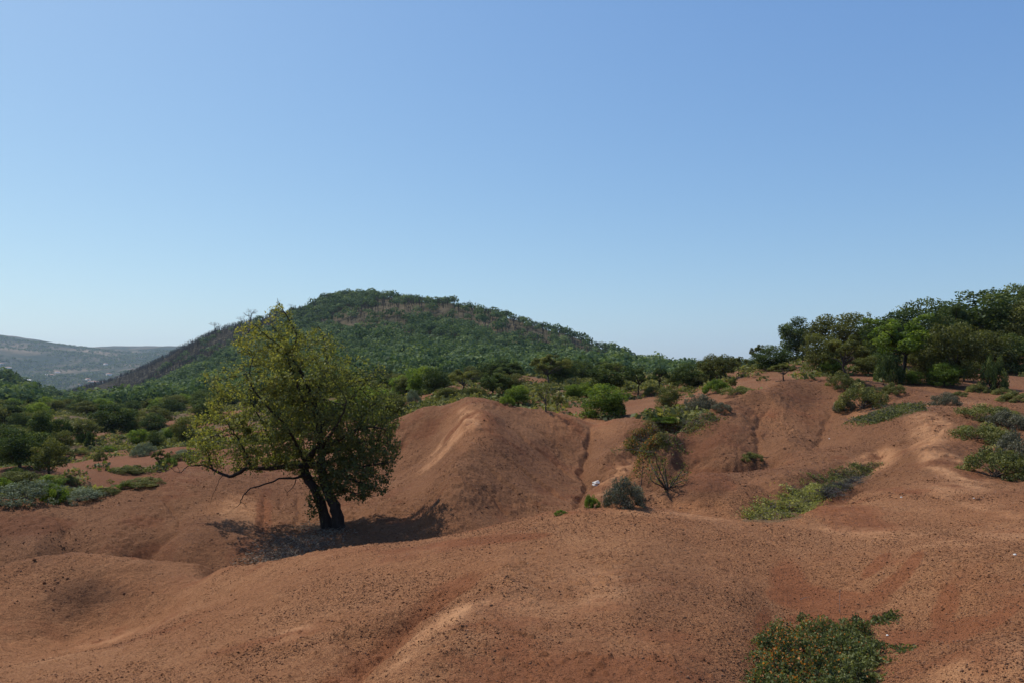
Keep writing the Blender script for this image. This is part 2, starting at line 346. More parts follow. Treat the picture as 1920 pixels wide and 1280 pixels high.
def foliage(name, c0, c1, c2, trans=.35, gloss=.06, objvar=.25, gain=1.25):
    c0, c1, c2 = (tuple(min(.8, q * gain) for q in c) for c in (c0, c1, c2)); gloss = gloss * .35
    m, nt, out = newmat(name); lk = nt.links.new
    at_ = N(nt, 'ShaderNodeAttribute', attribute_name='v')
    oi = N(nt, 'ShaderNodeObjectInfo')
    f = mth(nt, 'ADD', at_.outputs['Fac'], mth(nt, 'MULTIPLY', mth(nt, 'SUBTRACT', oi.outputs['Random'], .5), objvar), True)
    c = ramp(nt, f, [(0.0, c0), (.5, c1), (1.0, c2)])
    d = N(nt, 'ShaderNodeBsdfDiffuse'); t = N(nt, 'ShaderNodeBsdfTranslucent'); g = N(nt, 'ShaderNodeBsdfGlossy', i_Roughness=.6)
    g.inputs['Color'].default_value = (.8, .85, .8, 1)
    lk(c, d.inputs[0]); lk(mixc(nt, .5, c, (.9, 1.0, .25), 'MULTIPLY'), t.inputs[0])
    br = mixc(nt, 1.0, c, (1.9, 1.9, 1.0), 'MULTIPLY'); lk(br, t.inputs[0])
    a = N(nt, 'ShaderNodeMixShader', i_0=trans); lk(d.outputs[0], a.inputs[1]); lk(t.outputs[0], a.inputs[2])
    b = N(nt, 'ShaderNodeMixShader', i_0=gloss); lk(a.outputs[0], b.inputs[1]); lk(g.outputs[0], b.inputs[2])
    lk(b.outputs[0], out.inputs[0]); return m
def woodmat(name, c0, c1, scale=9):
    m, nt, out = newmat(name); lk = nt.links.new
    tc = N(nt, 'ShaderNodeTexCoord'); mp = N(nt, 'ShaderNodeMapping'); mp.inputs['Scale'].default_value = (1, 1, .3)
    no = N(nt, 'ShaderNodeTexNoise', i_Scale=float(scale), i_Detail=6.0, i_Roughness=.7)
    lk(tc.outputs['Object'], mp.inputs[0]); lk(mp.outputs[0], no.inputs['Vector'])
    p = N(nt, 'ShaderNodeBsdfPrincipled', i_Roughness=.9); p.inputs['Specular IOR Level'].default_value = .15
    lk(ramp(nt, no.outputs[0], [(.3, c0), (.7, c1)]), p.inputs['Base Color'])
    bm = N(nt, 'ShaderNodeBump', i_Strength=.7, i_Distance=.03); lk(no.outputs[0], bm.inputs['Height']); lk(bm.outputs[0], p.inputs['Normal'])
    lk(p.outputs[0], out.inputs[0]); return m
M_LEAF_PEAR = foliage('pear_leaf', (.034, .044, .014), (.080, .088, .024), (.150, .138, .030), .38, .07, 0, 1.68)
M_EVERG = foliage('evergreen_leaf', (.013, .024, .008), (.042, .062, .016), (.10, .115, .03), .25, .05, .25, 1.35)
M_OLIVE = foliage('olive_leaf', (.034, .040, .012), (.080, .084, .022), (.14, .138, .035), .3, .05, .3)
M_BRIGHT = foliage('bright_leaf', (.035, .060, .010), (.085, .125, .018), (.16, .19, .03), .38, .05)
M_WOODS = foliage('hill_wood_leaf', (.012, .026, .009), (.040, .062, .026), (.100, .122, .052), .24, .03, .25, 1.75)
M_SCRUB = foliage('thorny_scrub_leaf', (.045, .050, .020), (.10, .105, .030), (.19, .17, .055), .25, .05)
M_SCRUBR = foliage('reddish_scrub_leaf', (.05, .055, .016), (.10, .095, .024), (.19, .085, .03), .28, .05, 0)
M_SAGE = foliage('grey_sage_leaf', (.075, .085, .050), (.13, .15, .095), (.21, .23, .16), .15, .03)
M_GREY = foliage('grey_twig_foliage', (.040, .042, .030), (.085, .083, .056), (.17, .155, .10), .15, .05)
M_RUST = foliage('rust_leaf', (.18, .055, .014), (.30, .10, .02), (.42, .16, .035), .3, .08, 0)
M_STRAW = foliage('dry_straw', (.09, .065, .045), (.17, .13, .095), (.28, .23, .17), .1, .03, 0)
M_BARK = woodmat('dark_bark', (.020, .015, .012), (.055, .043, .034), 14)
M_BARK2 = woodmat('grey_brown_bark', (.05, .038, .03), (.11, .09, .075), 6)
M_BURNT = woodmat('charred_wood', (.020, .017, .014), (.075, .062, .048), 3)
M_DRY = woodmat('bleached_twig', (.16, .13, .11), (.30, .26, .22), 20)
# ------------------------------------------------------------------ soil
def soilmat():
    m, nt, out = newmat('red_badland_soil'); lk = nt.links.new
    tc = N(nt, 'ShaderNodeTexCoord'); P_ = tc.outputs['Object']
    zn = N(nt, 'ShaderNodeAttribute', attribute_name='zone'); se = N(nt, 'ShaderNodeSeparateColor'); lk(zn.outputs['Color'], se.inputs[0])
    G_ = lambda c: tuple(round(a * b, 4) for a, b in zip(c, (1.50, 1.39, 1.12)))
    def noise(s, d=5.0, r=.6, dist=0.0):
        n = N(nt, 'ShaderNodeTexNoise', i_Scale=float(s), i_Detail=d, i_Roughness=r, i_Distortion=dist); lk(P_, n.inputs['Vector']); return n.outputs[0]
    big = noise(.35, 4.0); mid = noise(3.2, 6.0, .65); fine = noise(46, 5.0, .7); grit = noise(130, 2.0, .6)
    c = ramp(nt, mid, [(.30, G_((.185, .083, .042))), (.5, G_((.235, .115, .062))), (.72, G_((.300, .160, .092)))])
    c2 = ramp(nt, big, [(.35, G_((.175, .070, .034))), (.65, G_((.275, .145, .084)))])
    c = mixc(nt, .5, c, c2)
    # crumbs: darker aggregates of iron-rich soil lying on the dusty skin
    vo = N(nt, 'ShaderNodeTexVoronoi', i_Scale=26.0); vo.inputs['Randomness'].default_value = 1
    wp = N(nt, 'ShaderNodeTexNoise', i_Scale=18.0, i_Detail=3.0)
    lk(P_, wp.inputs['Vector'])
    va = N(nt, 'ShaderNodeVectorMath', operation='MULTIPLY_ADD'); lk(wp.outputs['Color'], va.inputs[0]); va.inputs[1].default_value = (.09, .09, .05); lk(P_, va.inputs[2])
    lk(va.outputs[0], vo.inputs['Vector'])
    clump = noise(1.1, 4.0, .7)
    thr = mth(nt, 'MULTIPLY', mth(nt, 'SUBTRACT', clump, .28), 1.0)
    cr = mth(nt, 'MULTIPLY', mth(nt, 'SUBTRACT', thr, vo.outputs['Distance']), 9.0, True)
    c = mixc(nt, mth(nt, 'MULTIPLY', cr, .80), c, G_((.070, .029, .017)))
    c = mixc(nt, mth(nt, 'MULTIPLY', mth(nt, 'SUBTRACT', fine, .46), 6.0, True), c, G_((.135, .058, .031)))
    c = mixc(nt, mth(nt, 'MULTIPLY', mth(nt, 'SUBTRACT', noise(17, 4.0, .7), .5), 3.0, True), c, G_((.155, .066, .035)))
    c = mixc(nt, mth(nt, 'MULTIPLY', mth(nt, 'SUBTRACT', grit, .55), 4.0, True), c, G_((.38, .225, .135)))
    vo2 = N(nt, 'ShaderNodeTexVoronoi', i_Scale=11.0); lk(va.outputs[0], vo2.inputs['Vector'])
    cr2 = mth(nt, 'MULTIPLY', mth(nt, 'SUBTRACT', mth(nt, 'MULTIPLY', mth(nt, 'SUBTRACT', noise(.8, 5.0, .75), .30), 1.35), vo2.outputs['Distance']), 8.0, True)
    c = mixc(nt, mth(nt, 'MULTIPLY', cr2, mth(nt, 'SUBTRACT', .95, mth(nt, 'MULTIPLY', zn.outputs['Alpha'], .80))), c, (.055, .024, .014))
    # zones: fresh red wash + painted gully shade, trodden pale crust + painted sun, scrub-covered ground, ash
    wash = ramp(nt, mid, [(.3, G_((.130, .045, .022))), (.7, G_((.19, .072, .036)))])
    c = mixc(nt, mth(nt, 'MULTIPLY', se.outputs[0], .78), c, wash)
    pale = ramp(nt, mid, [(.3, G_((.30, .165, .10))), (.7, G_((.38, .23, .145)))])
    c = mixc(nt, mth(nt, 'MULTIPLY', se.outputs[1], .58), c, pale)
    vg = ramp(nt, noise(.9, 6.0, .7), [(.35, (.045, .050, .022)), (.5, (.12, .10, .05)), (.68, (.24, .19, .115))])
    c = mixc(nt, se.outputs[2], c, vg)
    # loose: shade of rough backlit slopes painted into the soil, with some crumb brown
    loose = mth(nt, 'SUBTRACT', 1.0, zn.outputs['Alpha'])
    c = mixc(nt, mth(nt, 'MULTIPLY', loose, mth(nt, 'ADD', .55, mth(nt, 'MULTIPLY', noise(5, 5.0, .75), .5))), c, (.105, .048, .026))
    p = N(nt, 'ShaderNodeBsdfPrincipled', i_Roughness=.95); p.inputs['Specular IOR Level'].default_value = .12
    lk(c, p.inputs['Base Color'])
    smooth_ = mth(nt, 'SUBTRACT', 1.0, mth(nt, 'MULTIPLY', se.outputs[1], .5))
    hgt = mth(nt, 'ADD', mth(nt, 'MULTIPLY', fine, 1.0), mth(nt, 'ADD', mth(nt, 'MULTIPLY', grit, .35), mth(nt, 'MULTIPLY', cr, .5)))
    b1 = N(nt, 'ShaderNodeBump', i_Distance=.035); lk(mth(nt, 'MULTIPLY', smooth_, 1.0), b1.inputs['Strength']); lk(hgt, b1.inputs['Height'])
    lump = noise(9, 4.0, .6)
    b2 = N(nt, 'ShaderNodeBump', i_Distance=.08, i_Strength=.7); lk(lump, b2.inputs['Height']); lk(b1.outputs[0], b2.inputs['Normal'])
    lk(b2.outputs[0], p.inputs['Normal']); lk(p.outputs[0], out.inputs[0]); return m
M_SOIL = soilmat()
def hillmat():
    m, nt, out = newmat('hill_ground'); lk = nt.links.new
    tc = N(nt, 'ShaderNodeTexCoord'); P_ = tc.outputs['Object']
    zn = N(nt, 'ShaderNodeAttribute', attribute_name='zone'); se = N(nt, 'ShaderNodeSeparateColor'); lk(zn.outputs['Color'], se.inputs[0])
    def noise(s, d=5.0, r=.65):
        n = N(nt, 'ShaderNodeTexNoise', i_Scale=float(s), i_Detail=d, i_Roughness=r); lk(P_, n.inputs['Vector']); return n.outputs[0]
    n1 = noise(.12); n2 = noise(.5, 3.0)
    under = ramp(nt, n1, [(.35, (.030, .036, .016)), (.6, (.075, .068, .035)), (.75, (.14, .11, .065))])
    dry = ramp(nt, n1, [(.32, (.075, .065, .035)), (.5, (.165, .125, .070)), (.7, (.26, .19, .11))])
    ash = ramp(nt, n2, [(.34, (.028, .025, .022)), (.50, (.060, .050, .038)), (.58, (.16, .125, .075)), (.72, (.27, .21, .13))])
    c = mixc(nt, se.outputs[0], under, dry); c = mixc(nt, se.outputs[1], c, ash)
    red = ramp(nt, n2, [(.3, (.20, .075, .042)), (.7, (.31, .135, .08))])
    c = mixc(nt, se.outputs[2], c, red)
    d = N(nt, 'ShaderNodeBsdfDiffuse', i_Roughness=.8); lk(c, d.inputs[0])
    b = N(nt, 'ShaderNodeBump', i_Distance=1.0, i_Strength=.8); lk(n2, b.inputs['Height']); lk(b.outputs[0], d.inputs['Normal'])
    lk(d.outputs[0], out.inputs[0]); return m
M_HILL = hillmat()
def farmat():
    m, nt, out = newmat('far_hill_ground'); lk = nt.links.new
    tc = N(nt, 'ShaderNodeTexCoord'); mp = N(nt, 'ShaderNodeMapping'); mp.inputs['Scale'].default_value = (1, .5, 3.2); lk(tc.outputs['Object'], mp.inputs[0])
    def noise(s, d=5.0, r=.65):
        n = N(nt, 'ShaderNodeTexNoise', i_Scale=float(s), i_Detail=d, i_Roughness=r); lk(mp.outputs[0], n.inputs['Vector']); return n.outputs[0]
    n1 = noise(.004, 7.0); n2 = noise(.02, 5.0)
    c = ramp(nt, n1, [(.36, (.028, .040, .026)), (.47, (.055, .060, .038)), (.56, (.15, .115, .075)), (.68, (.26, .20, .135))])
    c = mixc(nt, mth(nt, 'MULTIPLY', mth(nt, 'SUBTRACT', n2, .5), 4.0, True), c, (.035, .045, .03))
    d = N(nt, 'ShaderNodeBsdfDiffuse'); lk(c, d.inputs[0]); lk(d.outputs[0], out.inputs[0]); return m
M_FAR = farmat()
# ------------------------------------------------------------------ the land
def project(x, y, z):
    """picture point of a place (used only to read zones off the photograph)"""
    zz = z - EYE; yc = y * cp + zz * sp_; up = -y * sp_ + zz * cp
    yc = np.where(yc < .01, .01, yc)
    return 960 + F * x / yc, 640 - F * up / yc
def inpoly(px, py, poly):
    c = np.zeros(px.shape, bool); n = len(poly)
    for i in range(n):
        x0, y0 = poly[i]; x1, y1 = poly[(i + 1) % n]
        cond = ((y0 > py) != (y1 > py)) & (px < (x1 - x0) * (py - y0) / (y1 - y0 + 1e-9) + x0)
        c ^= cond
    return c
def th_axis(dense, step, coarse):
    a = np.arange(-dense, dense + 1e-6, step)
    b = np.linspace(dense, 180, coarse + 1)[1:]
    return R(1) * np.concatenate([-b[::-1], a, b])
def r_axis(parts):
    out = [parts[0][0]]
    for a, b, q in parts:
        n = max(1, int(round(math.log(b / a) / q))); out += list(np.exp(np.linspace(math.log(a), math.log(b), n + 1))[1:])
    return np.array(out)
def land(name, rs, ts, f, mat, extra=None, zonef=None):
    # the smooth part is worked out on a coarser grid and interpolated
    def sub(a, k): 
        i = np.arange(0, len(a), k); return np.unique(np.append(i, len(a) - 1))
    X = rs[:, None] * np.sin(ts)[None]; Y = rs[:, None] * np.cos(ts)[None]
    ri, ti = sub(rs, 3), sub(ts, 4)
    Zc = base_h(X[np.ix_(ri, ti)], Y[np.ix_(ri, ti)])
    Zr = np.empty((len(ri), len(ts)))
    for k in range(len(ri)): Zr[k] = np.interp(np.arange(len(ts)), ti, Zc[k])
    Z = np.empty(X.shape); lr = np.log(rs)
    w_ = np.interp(np.arange(len(rs)), ri, np.arange(len(ri))); a = np.minimum(w_.astype(int), len(ri) - 2); fr = (w_ - a)[:, None]
    Z = Zr[a] * (1 - fr) + Zr[a + 1] * fr
    global base_h_
    save = globals()['base_h']; globals()['base_h'] = lambda x, y: Z.copy()
    try: Z2 = height(X, Y)
    finally: globals()['base_h'] = save
    if extra is not None: Z2 = Z2 + extra(X, Y)
    nr, nt_ = X.shape
    i = np.arange(nr - 1)[:, None] * nt_ + np.arange(nt_ - 1)[None]
    fc = np.stack([i, i + nt_, i + nt_ + 1, i + 1], -1).reshape(-1, 4)
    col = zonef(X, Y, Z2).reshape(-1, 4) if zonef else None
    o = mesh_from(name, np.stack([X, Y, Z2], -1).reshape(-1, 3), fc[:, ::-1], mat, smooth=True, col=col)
    return tag(o, kind='structure')
def blob(px, py, cx, cy, rx, ry, rot=0):
    a = R(rot); dx, dy = px - cx, py - cy; u = (dx * math.cos(a) + dy * math.sin(a)) / rx; v = (-dx * math.sin(a) + dy * math.cos(a)) / ry
    return np.clip(1.25 - (u * u + v * v), 0, 1)
SCRUBPATCH = [[(1180,850),(1182,820),(1225,775),(1280,760),(1330,765),(1325,790),(1260,815),(1215,848)],
  [(1390,976),(1420,955),(1480,925),(1540,900),(1600,872),(1655,870),(1620,900),(1560,935),(1500,968),(1440,978)],
  [(1595,790),(1640,775),(1700,757),(1728,762),(1700,778),(1640,792)],
  [(1808,785),(1830,765),(1900,765),(1920,775),(1920,800),(1870,790)],[(1805,812),(1830,796),(1880,805),(1885,825),(1830,822)]]
WALL_L = np.array([hit(a, b, base_h)[:2] for a, b in [(905,1085),(870,1130),(812,1185),(745,1240),(680,1285)]])
def zone_near(X, Y, Z):
    px, py = project(X, Y, Z); front = (Y > .5)
    r = np.hypot(X, Y); n1 = fbm(X / 1.1, Y / 1.1, 4, 41)
    red = np.zeros(X.shape)
    for b in [(1480,1080,46,36,20),(1500,1118,70,34,0),(1585,1128,95,22,0),(1665,1098,70,16,-38),(1705,1062,46,12,-50),(1640,1062,40,11,-42),(1570,1160,130,18,0),(1770,1140,26,45,25),(1800,1180,80,22,-12),(1860,1165,60,13,-30),(1690,1200,60,26,0),(1435,1180,22,60,0),
              (270,1035,30,10,-20),(380,870,60,16,0),(300,890,60,14,-15),(495,960,18,55,5),(1340,900,60,25,0),(930,1010,120,8,-5),(60,985,90,18,0)]:
        red = np.maximum(red, blob(px, py, *b))
    n0 = fbm(X / .35, Y / .35, 3, 44)
    red = .95 * sstep(.10, .75, red + n1 * 1.1 + n0 * .6) * front * (r < 60)
    red = np.maximum(red, .8 * sstep(.30, .10, polydist(X, Y, GW[0][0])[0] + .1 * n0) * (r < 9))  # shaded line of the near gully painted along its channel
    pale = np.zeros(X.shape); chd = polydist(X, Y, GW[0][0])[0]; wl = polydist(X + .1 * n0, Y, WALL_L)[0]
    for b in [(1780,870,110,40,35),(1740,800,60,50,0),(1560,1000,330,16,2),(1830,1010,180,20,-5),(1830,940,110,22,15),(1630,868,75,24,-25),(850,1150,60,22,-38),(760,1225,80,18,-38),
              (830,840,80,18,-45),(880,785,22,30,-30),(1000,1100,260,60,0),(1150,900,60,20,-40),(1870,1240,150,50,-20),(1250,965,160,8,4),(450,965,60,45,0),(1800,760,60,14,0),(150,1215,160,10,-18),(540,1190,60,12,-20)]:  # trodden path and crests, plus sunlit slopes painted pale
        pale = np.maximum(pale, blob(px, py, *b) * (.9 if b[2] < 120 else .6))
    pale = np.maximum(pale, .75 * sstep(.40, .05, wl) * (r < 9)); pale = .75 * sstep(.2, 1.2, pale + n1 * 1.1 + n0 * .3) * front * (r < 60) * (1 - red)  # sunlit gully wall painted as a pale strip
    veg = np.zeros(X.shape)
    for p in SCRUBPATCH: veg = np.maximum(veg, inpoly(px + 14 * n1, py + 7 * n1, p) * .55)
    n2 = fbm(X / 7, Y / 7, 5, 43)
    green = np.zeros(X.shape)
    for b in [(60,925,140,26,0),(320,830,60,10,0),(200,838,60,7,0),(270,880,80,9,-4),(120,888,90,10,0),(330,893,60,9,-10),(180,908,100,12,0),(300,915,40,8,-10),(240,858,60,6,0),(350,858,50,10,0)]: green = np.maximum(green, blob(px, py, *b))
    far = np.maximum(sstep(42, 60, r), sstep(27, 36, r) * sstep(620, 560, px)); left = sstep(300, -100, px)
    veg = np.maximum(veg, far * sstep(-.08, .16, n2 + .12 * left + .25 * sstep(110, 170, r)))
    veg = np.maximum(veg, .85 * sstep(.1, .9, green + 1.4 * n2 + .5 * n1) * (green > .03) * (r > 26) * front)
    # bare red ground seen between the mounds and on the right-hand slopes
    for b in [(1280,735,70,25,0),(1180,755,70,18,0),(1420,708,100,14,-5),(1040,750,110,14,0),(1850,735,110,30,0),(1640,700,90,14,0),(1830,680,40,50,0),(900,733,90,10,0),(310,790,30,10,0),(220,850,60,8,0),(200,815,90,9,0),(270,862,90,7,0),(160,875,60,8,0),(120,870,40,18,-20),(1560,690,40,16,0)]:
        veg = veg * (1 - .75 * sstep(.1, .8, blob(px, py, *b) + n1 * .4) * front)
    red = np.maximum(red, far * .75 * (1 - veg) * sstep(900,300,px))
    loose = sstep(12.5, 16.5, r + 1.5 * n1) * (1 - pale) * .62  # self-shade of the farther slopes, painted as darker soil
    for b in [(880,800,55,50,0),(1060,800,120,30,0),(1480,760,60,60,0),(450,965,80,50,0),(1230,850,60,22,-40),(1620,760,60,30,0)]: loose = loose * (1 - .55 * sstep(0, 1, blob(px, py, *b)))  # painted shade eased on the sunlit tops
    for b in [(60,1000,130,50,0),(150,1110,110,35,0),(420,1000,110,50,0),(960,880,90,90,0),(1360,840,90,60,0),(1300,920,90,30,0),(1250,1080,110,110,0),(1500,730,90,40,0)]: loose = np.maximum(loose, (.75 if b[1] < 1050 or b[0] < 300 else .35) * sstep(.1, 1.1, blob(px, py, *b) + n1 * .7) * front)  # painted shade deepened on faces turned from the sun
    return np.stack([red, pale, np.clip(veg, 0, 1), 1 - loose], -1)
DRYPOLY = [[(598,600),(625,578),(660,572),(700,578),(740,592),(775,612),(765,624),(720,618),(690,632),(640,622),(600,612)],
  [(700,545),(760,545),(800,555),(860,565),(960,590),(1060,625),(1140,652),(1130,684),(1040,664),(960,642),(880,618),(800,600),(740,592),(700,585)],[(820,640),(870,636),(880,646),(830,650)],[(690,606),(740,600),(790,620),(760,636),(700,628)]]
BURNPOLY = [(60,775),(120,738),(200,712),(300,660),(400,600),(500,575),(575,565),(600,572),(575,592),(530,603),(490,630),(450,652),(400,680),(330,705),(270,738),(230,758),(140,775)]
def zone_hill(X, Y, Z):
    px, py = project(X, Y, Z); n1 = fbm(X / 25, Y / 25, 4, 47)
    dry = np.zeros(X.shape)
    for p in DRYPOLY: dry = np.maximum(dry, inpoly(px + 24 * n1, py + 10 * n1, p) * 1.0)
    burn = inpoly(px + 14 * n1, py + 8 * n1, BURNPOLY) * 1.0
    left = inpoly(px, py, [(-400,600),(0,690),(60,735),(120,770),(100,790),(-400,790)]) * 1.0
    dry = np.maximum(dry, left * sstep(0, .15, n1))
    red = sstep(.12, .2, n1) * (np.hypot(X, Y) < 230) * .8
    return np.stack([dry, burn, red, np.ones(X.shape)], -1)
T_NEAR = th_axis(37, .062, 90)
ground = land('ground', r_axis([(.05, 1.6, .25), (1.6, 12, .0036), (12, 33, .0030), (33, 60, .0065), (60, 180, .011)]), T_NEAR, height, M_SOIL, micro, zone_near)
hill = land('hill', r_axis([(180, 1500, .011)]), th_axis(40, .12, 60), height, M_HILL, None, zone_hill)
far_hills = land('far_hills', r_axis([(1500, 7500, .014)]), th_axis(40, .16, 50), height, M_FAR)
# ------------------------------------------------------------------ plants: prototypes
def crown(spec, seed, n, size, rz=.75, hollow=.55):
    """leaf faces gathered in clumps; spec rows: x y z radius"""
    g = np.random.default_rng(seed); sp = np.asarray(spec, float); wgt = sp[:, 3] ** 2; wgt /= wgt.sum()
    k = g.choice(len(sp), n, p=wgt); d = norm(g.normal(size=(n, 3)))
    rad = sp[k, 3] * (hollow + (1 - hollow) * g.random(n) ** .5) * g.uniform(.8, 1.18, n)
    c = sp[k, :3] + d * rad[:, None] * np.array([1, 1, rz])
    co, f = leaves(c, size, d, .9, 1.5, g)
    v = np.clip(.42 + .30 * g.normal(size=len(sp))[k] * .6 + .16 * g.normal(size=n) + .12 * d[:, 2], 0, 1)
    return co, f, np.repeat(v, 4)
def clumps(kind, g):
    """clump centres for a crown about 1 unit tall"""
    out = []
    if kind == 'round':
        for _ in range(60):
            d = norm(g.normal(size=3)); rr = g.uniform(.6, 1.05); z = .52 + (.40 if d[2] > 0 else .38) * d[2] * rr
            w_ = 1.0 if d[2] > -.2 else .9
            out.append([.40 * d[0] * rr * w_, .40 * d[1] * rr * w_, z, g.uniform(.08, .17)])
        out += [[0, 0, .5, .28], [.12, .05, .4, .22], [-.14, 0, .42, .22]]
        for a in range(9): out.append([.33 * math.cos(a * .7), .33 * math.sin(a * .7), g.uniform(.10, .22), g.uniform(.09, .14)])
    elif kind == 'tree':
        for _ in range(50):
            d = norm(g.normal(size=3)); rr = g.uniform(.5, 1.08)
            out.append([.40 * d[0] * rr, .40 * d[1] * rr, .60 + (.36 if d[2] > 0 else .34) * d[2] * rr, g.uniform(.06, .14)])
        out += [[0, 0, .62, .2], [.1, .1, .75, .13], [.05, -.1, .45, .18]]
    elif kind == 'open':
        for _ in range(24):
            d = norm(g.normal(size=3)); d[2] = abs(d[2]) * 1.2 - .3; rr = g.uniform(.55, 1.1)
            out.append([.40 * d[0] * rr, .40 * d[1] * rr, .58 + .34 * d[2] * rr, g.uniform(.05, .12)])
    elif kind == 'flat':
        for _ in range(26):
            a = g.uniform(0, 6.28); rr = math.sqrt(g.random()); out.append([.55 * math.cos(a) * rr, .55 * math.sin(a) * rr, .70 + .2 * (1 - rr) * g.uniform(.4, 1.2), g.uniform(.09, .15)])
    elif kind == 'dome':
        for _ in range(36):
            a = g.uniform(0, 6.28); rr = math.sqrt(g.random()); out.append([.9 * math.cos(a) * rr, .9 * math.sin(a) * rr, .12 + .62 * math.sqrt(max(0, 1 - rr * rr)) * g.uniform(.55, 1.05), g.uniform(.13, .26)])
        for _ in range(14):
            a = g.uniform(0, 6.28); out.append([.85 * math.cos(a), .85 * math.sin(a), g.uniform(.10, .2), g.uniform(.12, .2)])
    elif kind == 'lanky':
        for _ in range(26):
            d = norm(g.normal(size=3)); d[2] = abs(d[2]) * .9 - .3; rr = g.uniform(.3, .9)
            out.append([.30 * d[0] * rr, .30 * d[1] * rr, .48 + .3 * d[2] * rr, g.uniform(.06, .12)])
        for s in range(5):
            a = s * 1.35 + .3; L = g.uniform(.32, .5)
            for t in np.linspace(.3, 1, 6): out.append([math.cos(a) * L * t, math.sin(a) * L * t, .62 + .30 * t - .22 * t * t * (s % 2 + .6), .045])
    return np.array(out)
PROTO = {}
def proto(key, kind, seed, n, size, leafm, barkm, trunk_r=.028, trunk_h=.3, lean=0.0, rz=.75, stems=1):
    g = np.random.default_rng(seed); cl = clumps(kind, g)
    if stems == 0: cl[:, 2] *= 1
    co, f, v = crown(cl, seed + 1, n, size, rz)
    seg = []
    big = cl[np.argsort(-cl[:, 3])]
    for s in range(max(stems, 1)):
        b = np.array([.05 * s - .03, .04 * (s % 2), -.03]) if stems > 1 else np.array([0, 0, -.04])
        top = np.array([lean + .03 * g.normal() + .08 * (s - .5) * (stems > 1), .03 * g.normal(), trunk_h])
        c, pts, rr = curve_pts([b, b * .5 + top * .5 + g.normal(size=3) * .02, top], [trunk_r * 1.35, trunk_r, trunk_r * .8], .05, .006, g); seg.append(c)
        for q in (cl[g.choice(len(cl), min(12, len(cl)), replace=False)] if stems < 3 else big[s::stems][:6]):
            m = (top + q[:3]) / 2 + np.array([0, 0, .02]) + g.normal(size=3) * .02
            c, _, _ = curve_pts([top, m, q[:3]], [trunk_r * .6, trunk_r * .35, trunk_r * .12], .06, .008, g); seg.append(c)
    tco, tf = tubes(np.concatenate(seg), 5)
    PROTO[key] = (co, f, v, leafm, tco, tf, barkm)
proto('round1', 'round', 11, 9880, 0.024, M_EVERG, M_BARK2, .03, .25)
proto('round2', 'round', 12, 9880, 0.024, M_EVERG, M_BARK2, .03, .25, .05)
proto('olive1', 'round', 13, 8740, 0.023, M_OLIVE, M_BARK2, .028, .26)
proto('olive2', 'tree', 14, 7980, 0.023, M_OLIVE, M_BARK2, .03, .34, .04)
proto('tree1', 'tree', 15, 8740, 0.023, M_EVERG, M_BARK, .03, .36, -.03)
proto('tree2', 'open', 16, 6460, 0.022, M_EVERG, M_BARK, .026, .36, .05)
proto('open1', 'open', 17, 5130, 0.022, M_OLIVE, M_BARK2, .024, .32, -.05)
proto('bright1', 'round', 18, 9880, 0.024, M_BRIGHT, M_BARK2, .026, .2)
proto('bright2', 'tree', 19, 6840, 0.023, M_BRIGHT, M_BARK, .026, .3, .05)
proto('flat1', 'flat', 20, 6840, 0.024, M_OLIVE, M_BARK, .022, .5)
proto('lanky1', 'lanky', 21, 6840, 0.020, M_BRIGHT, M_BARK, .022, .34)
proto('dome1', 'dome', 22, 7980, 0.040, M_SCRUB, M_BARK2, .02, .12, rz=.8, stems=4)
proto('dome2', 'dome', 23, 7980, 0.036, M_GREY, M_BARK2, .02, .12, rz=.8, stems=4)
proto('dome3', 'dome', 24, 7980, 0.040, M_BRIGHT, M_BARK2, .02, .12, rz=.8, stems=4)
proto('sage1', 'dome', 25, 6840, 0.036, M_SAGE, M_BARK2, .02, .12, rz=.8, stems=4)
proto('bush1', 'dome', 26, 7980, 0.043, M_EVERG, M_BARK, .02, .15, rz=.9, stems=4)
def bare(key, seed, m, tw=3, thick=.03, leafm=None, nl=300):
    g = np.random.default_rng(seed); seg = []; tips = []
    def grow(p, d, L, r, lev):
        q = p + d * L; mid = (p + q) / 2 + g.normal(size=3) * L * .08
        c, _, _ = curve_pts([p, mid, q], [r, r * .8, r * .6], L / 3, L * .02, g); seg.append(c)
        if lev == 0: tips.append(q); return
        for k in range(g.integers(2, tw + 1)):
            nd = norm(d + g.normal(size=3) * .55 + np.array([0, 0, .15])); grow(q, nd, L * g.uniform(.6, .82), r * .58, lev - 1)
    grow(np.array([0, 0, -.04]), np.array([.08, 0, 1.]), .34, thick, 4)
    tco, tf = tubes(np.concatenate(seg), 4); top = tco[:, 2].max(); tco = tco / top
    tips = np.array(tips) / top
    if leafm is not None:
        c = tips[g.integers(0, len(tips), nl)] + g.normal(size=(nl, 3)) * .03; co, f = leaves(c, .03, None, r=g); v = np.repeat(g.random(nl), 4)
    else: co = f = v = None
    PROTO[key] = (co, f, v, leafm, tco, tf, m)
bare('bare1', 31, M_BURNT, 3, .035); bare('bare2', 32, M_BARK2, 3, .04, M_OLIVE, 420); bare('bare3', 33, M_BURNT, 4, .03)
MESH = {}
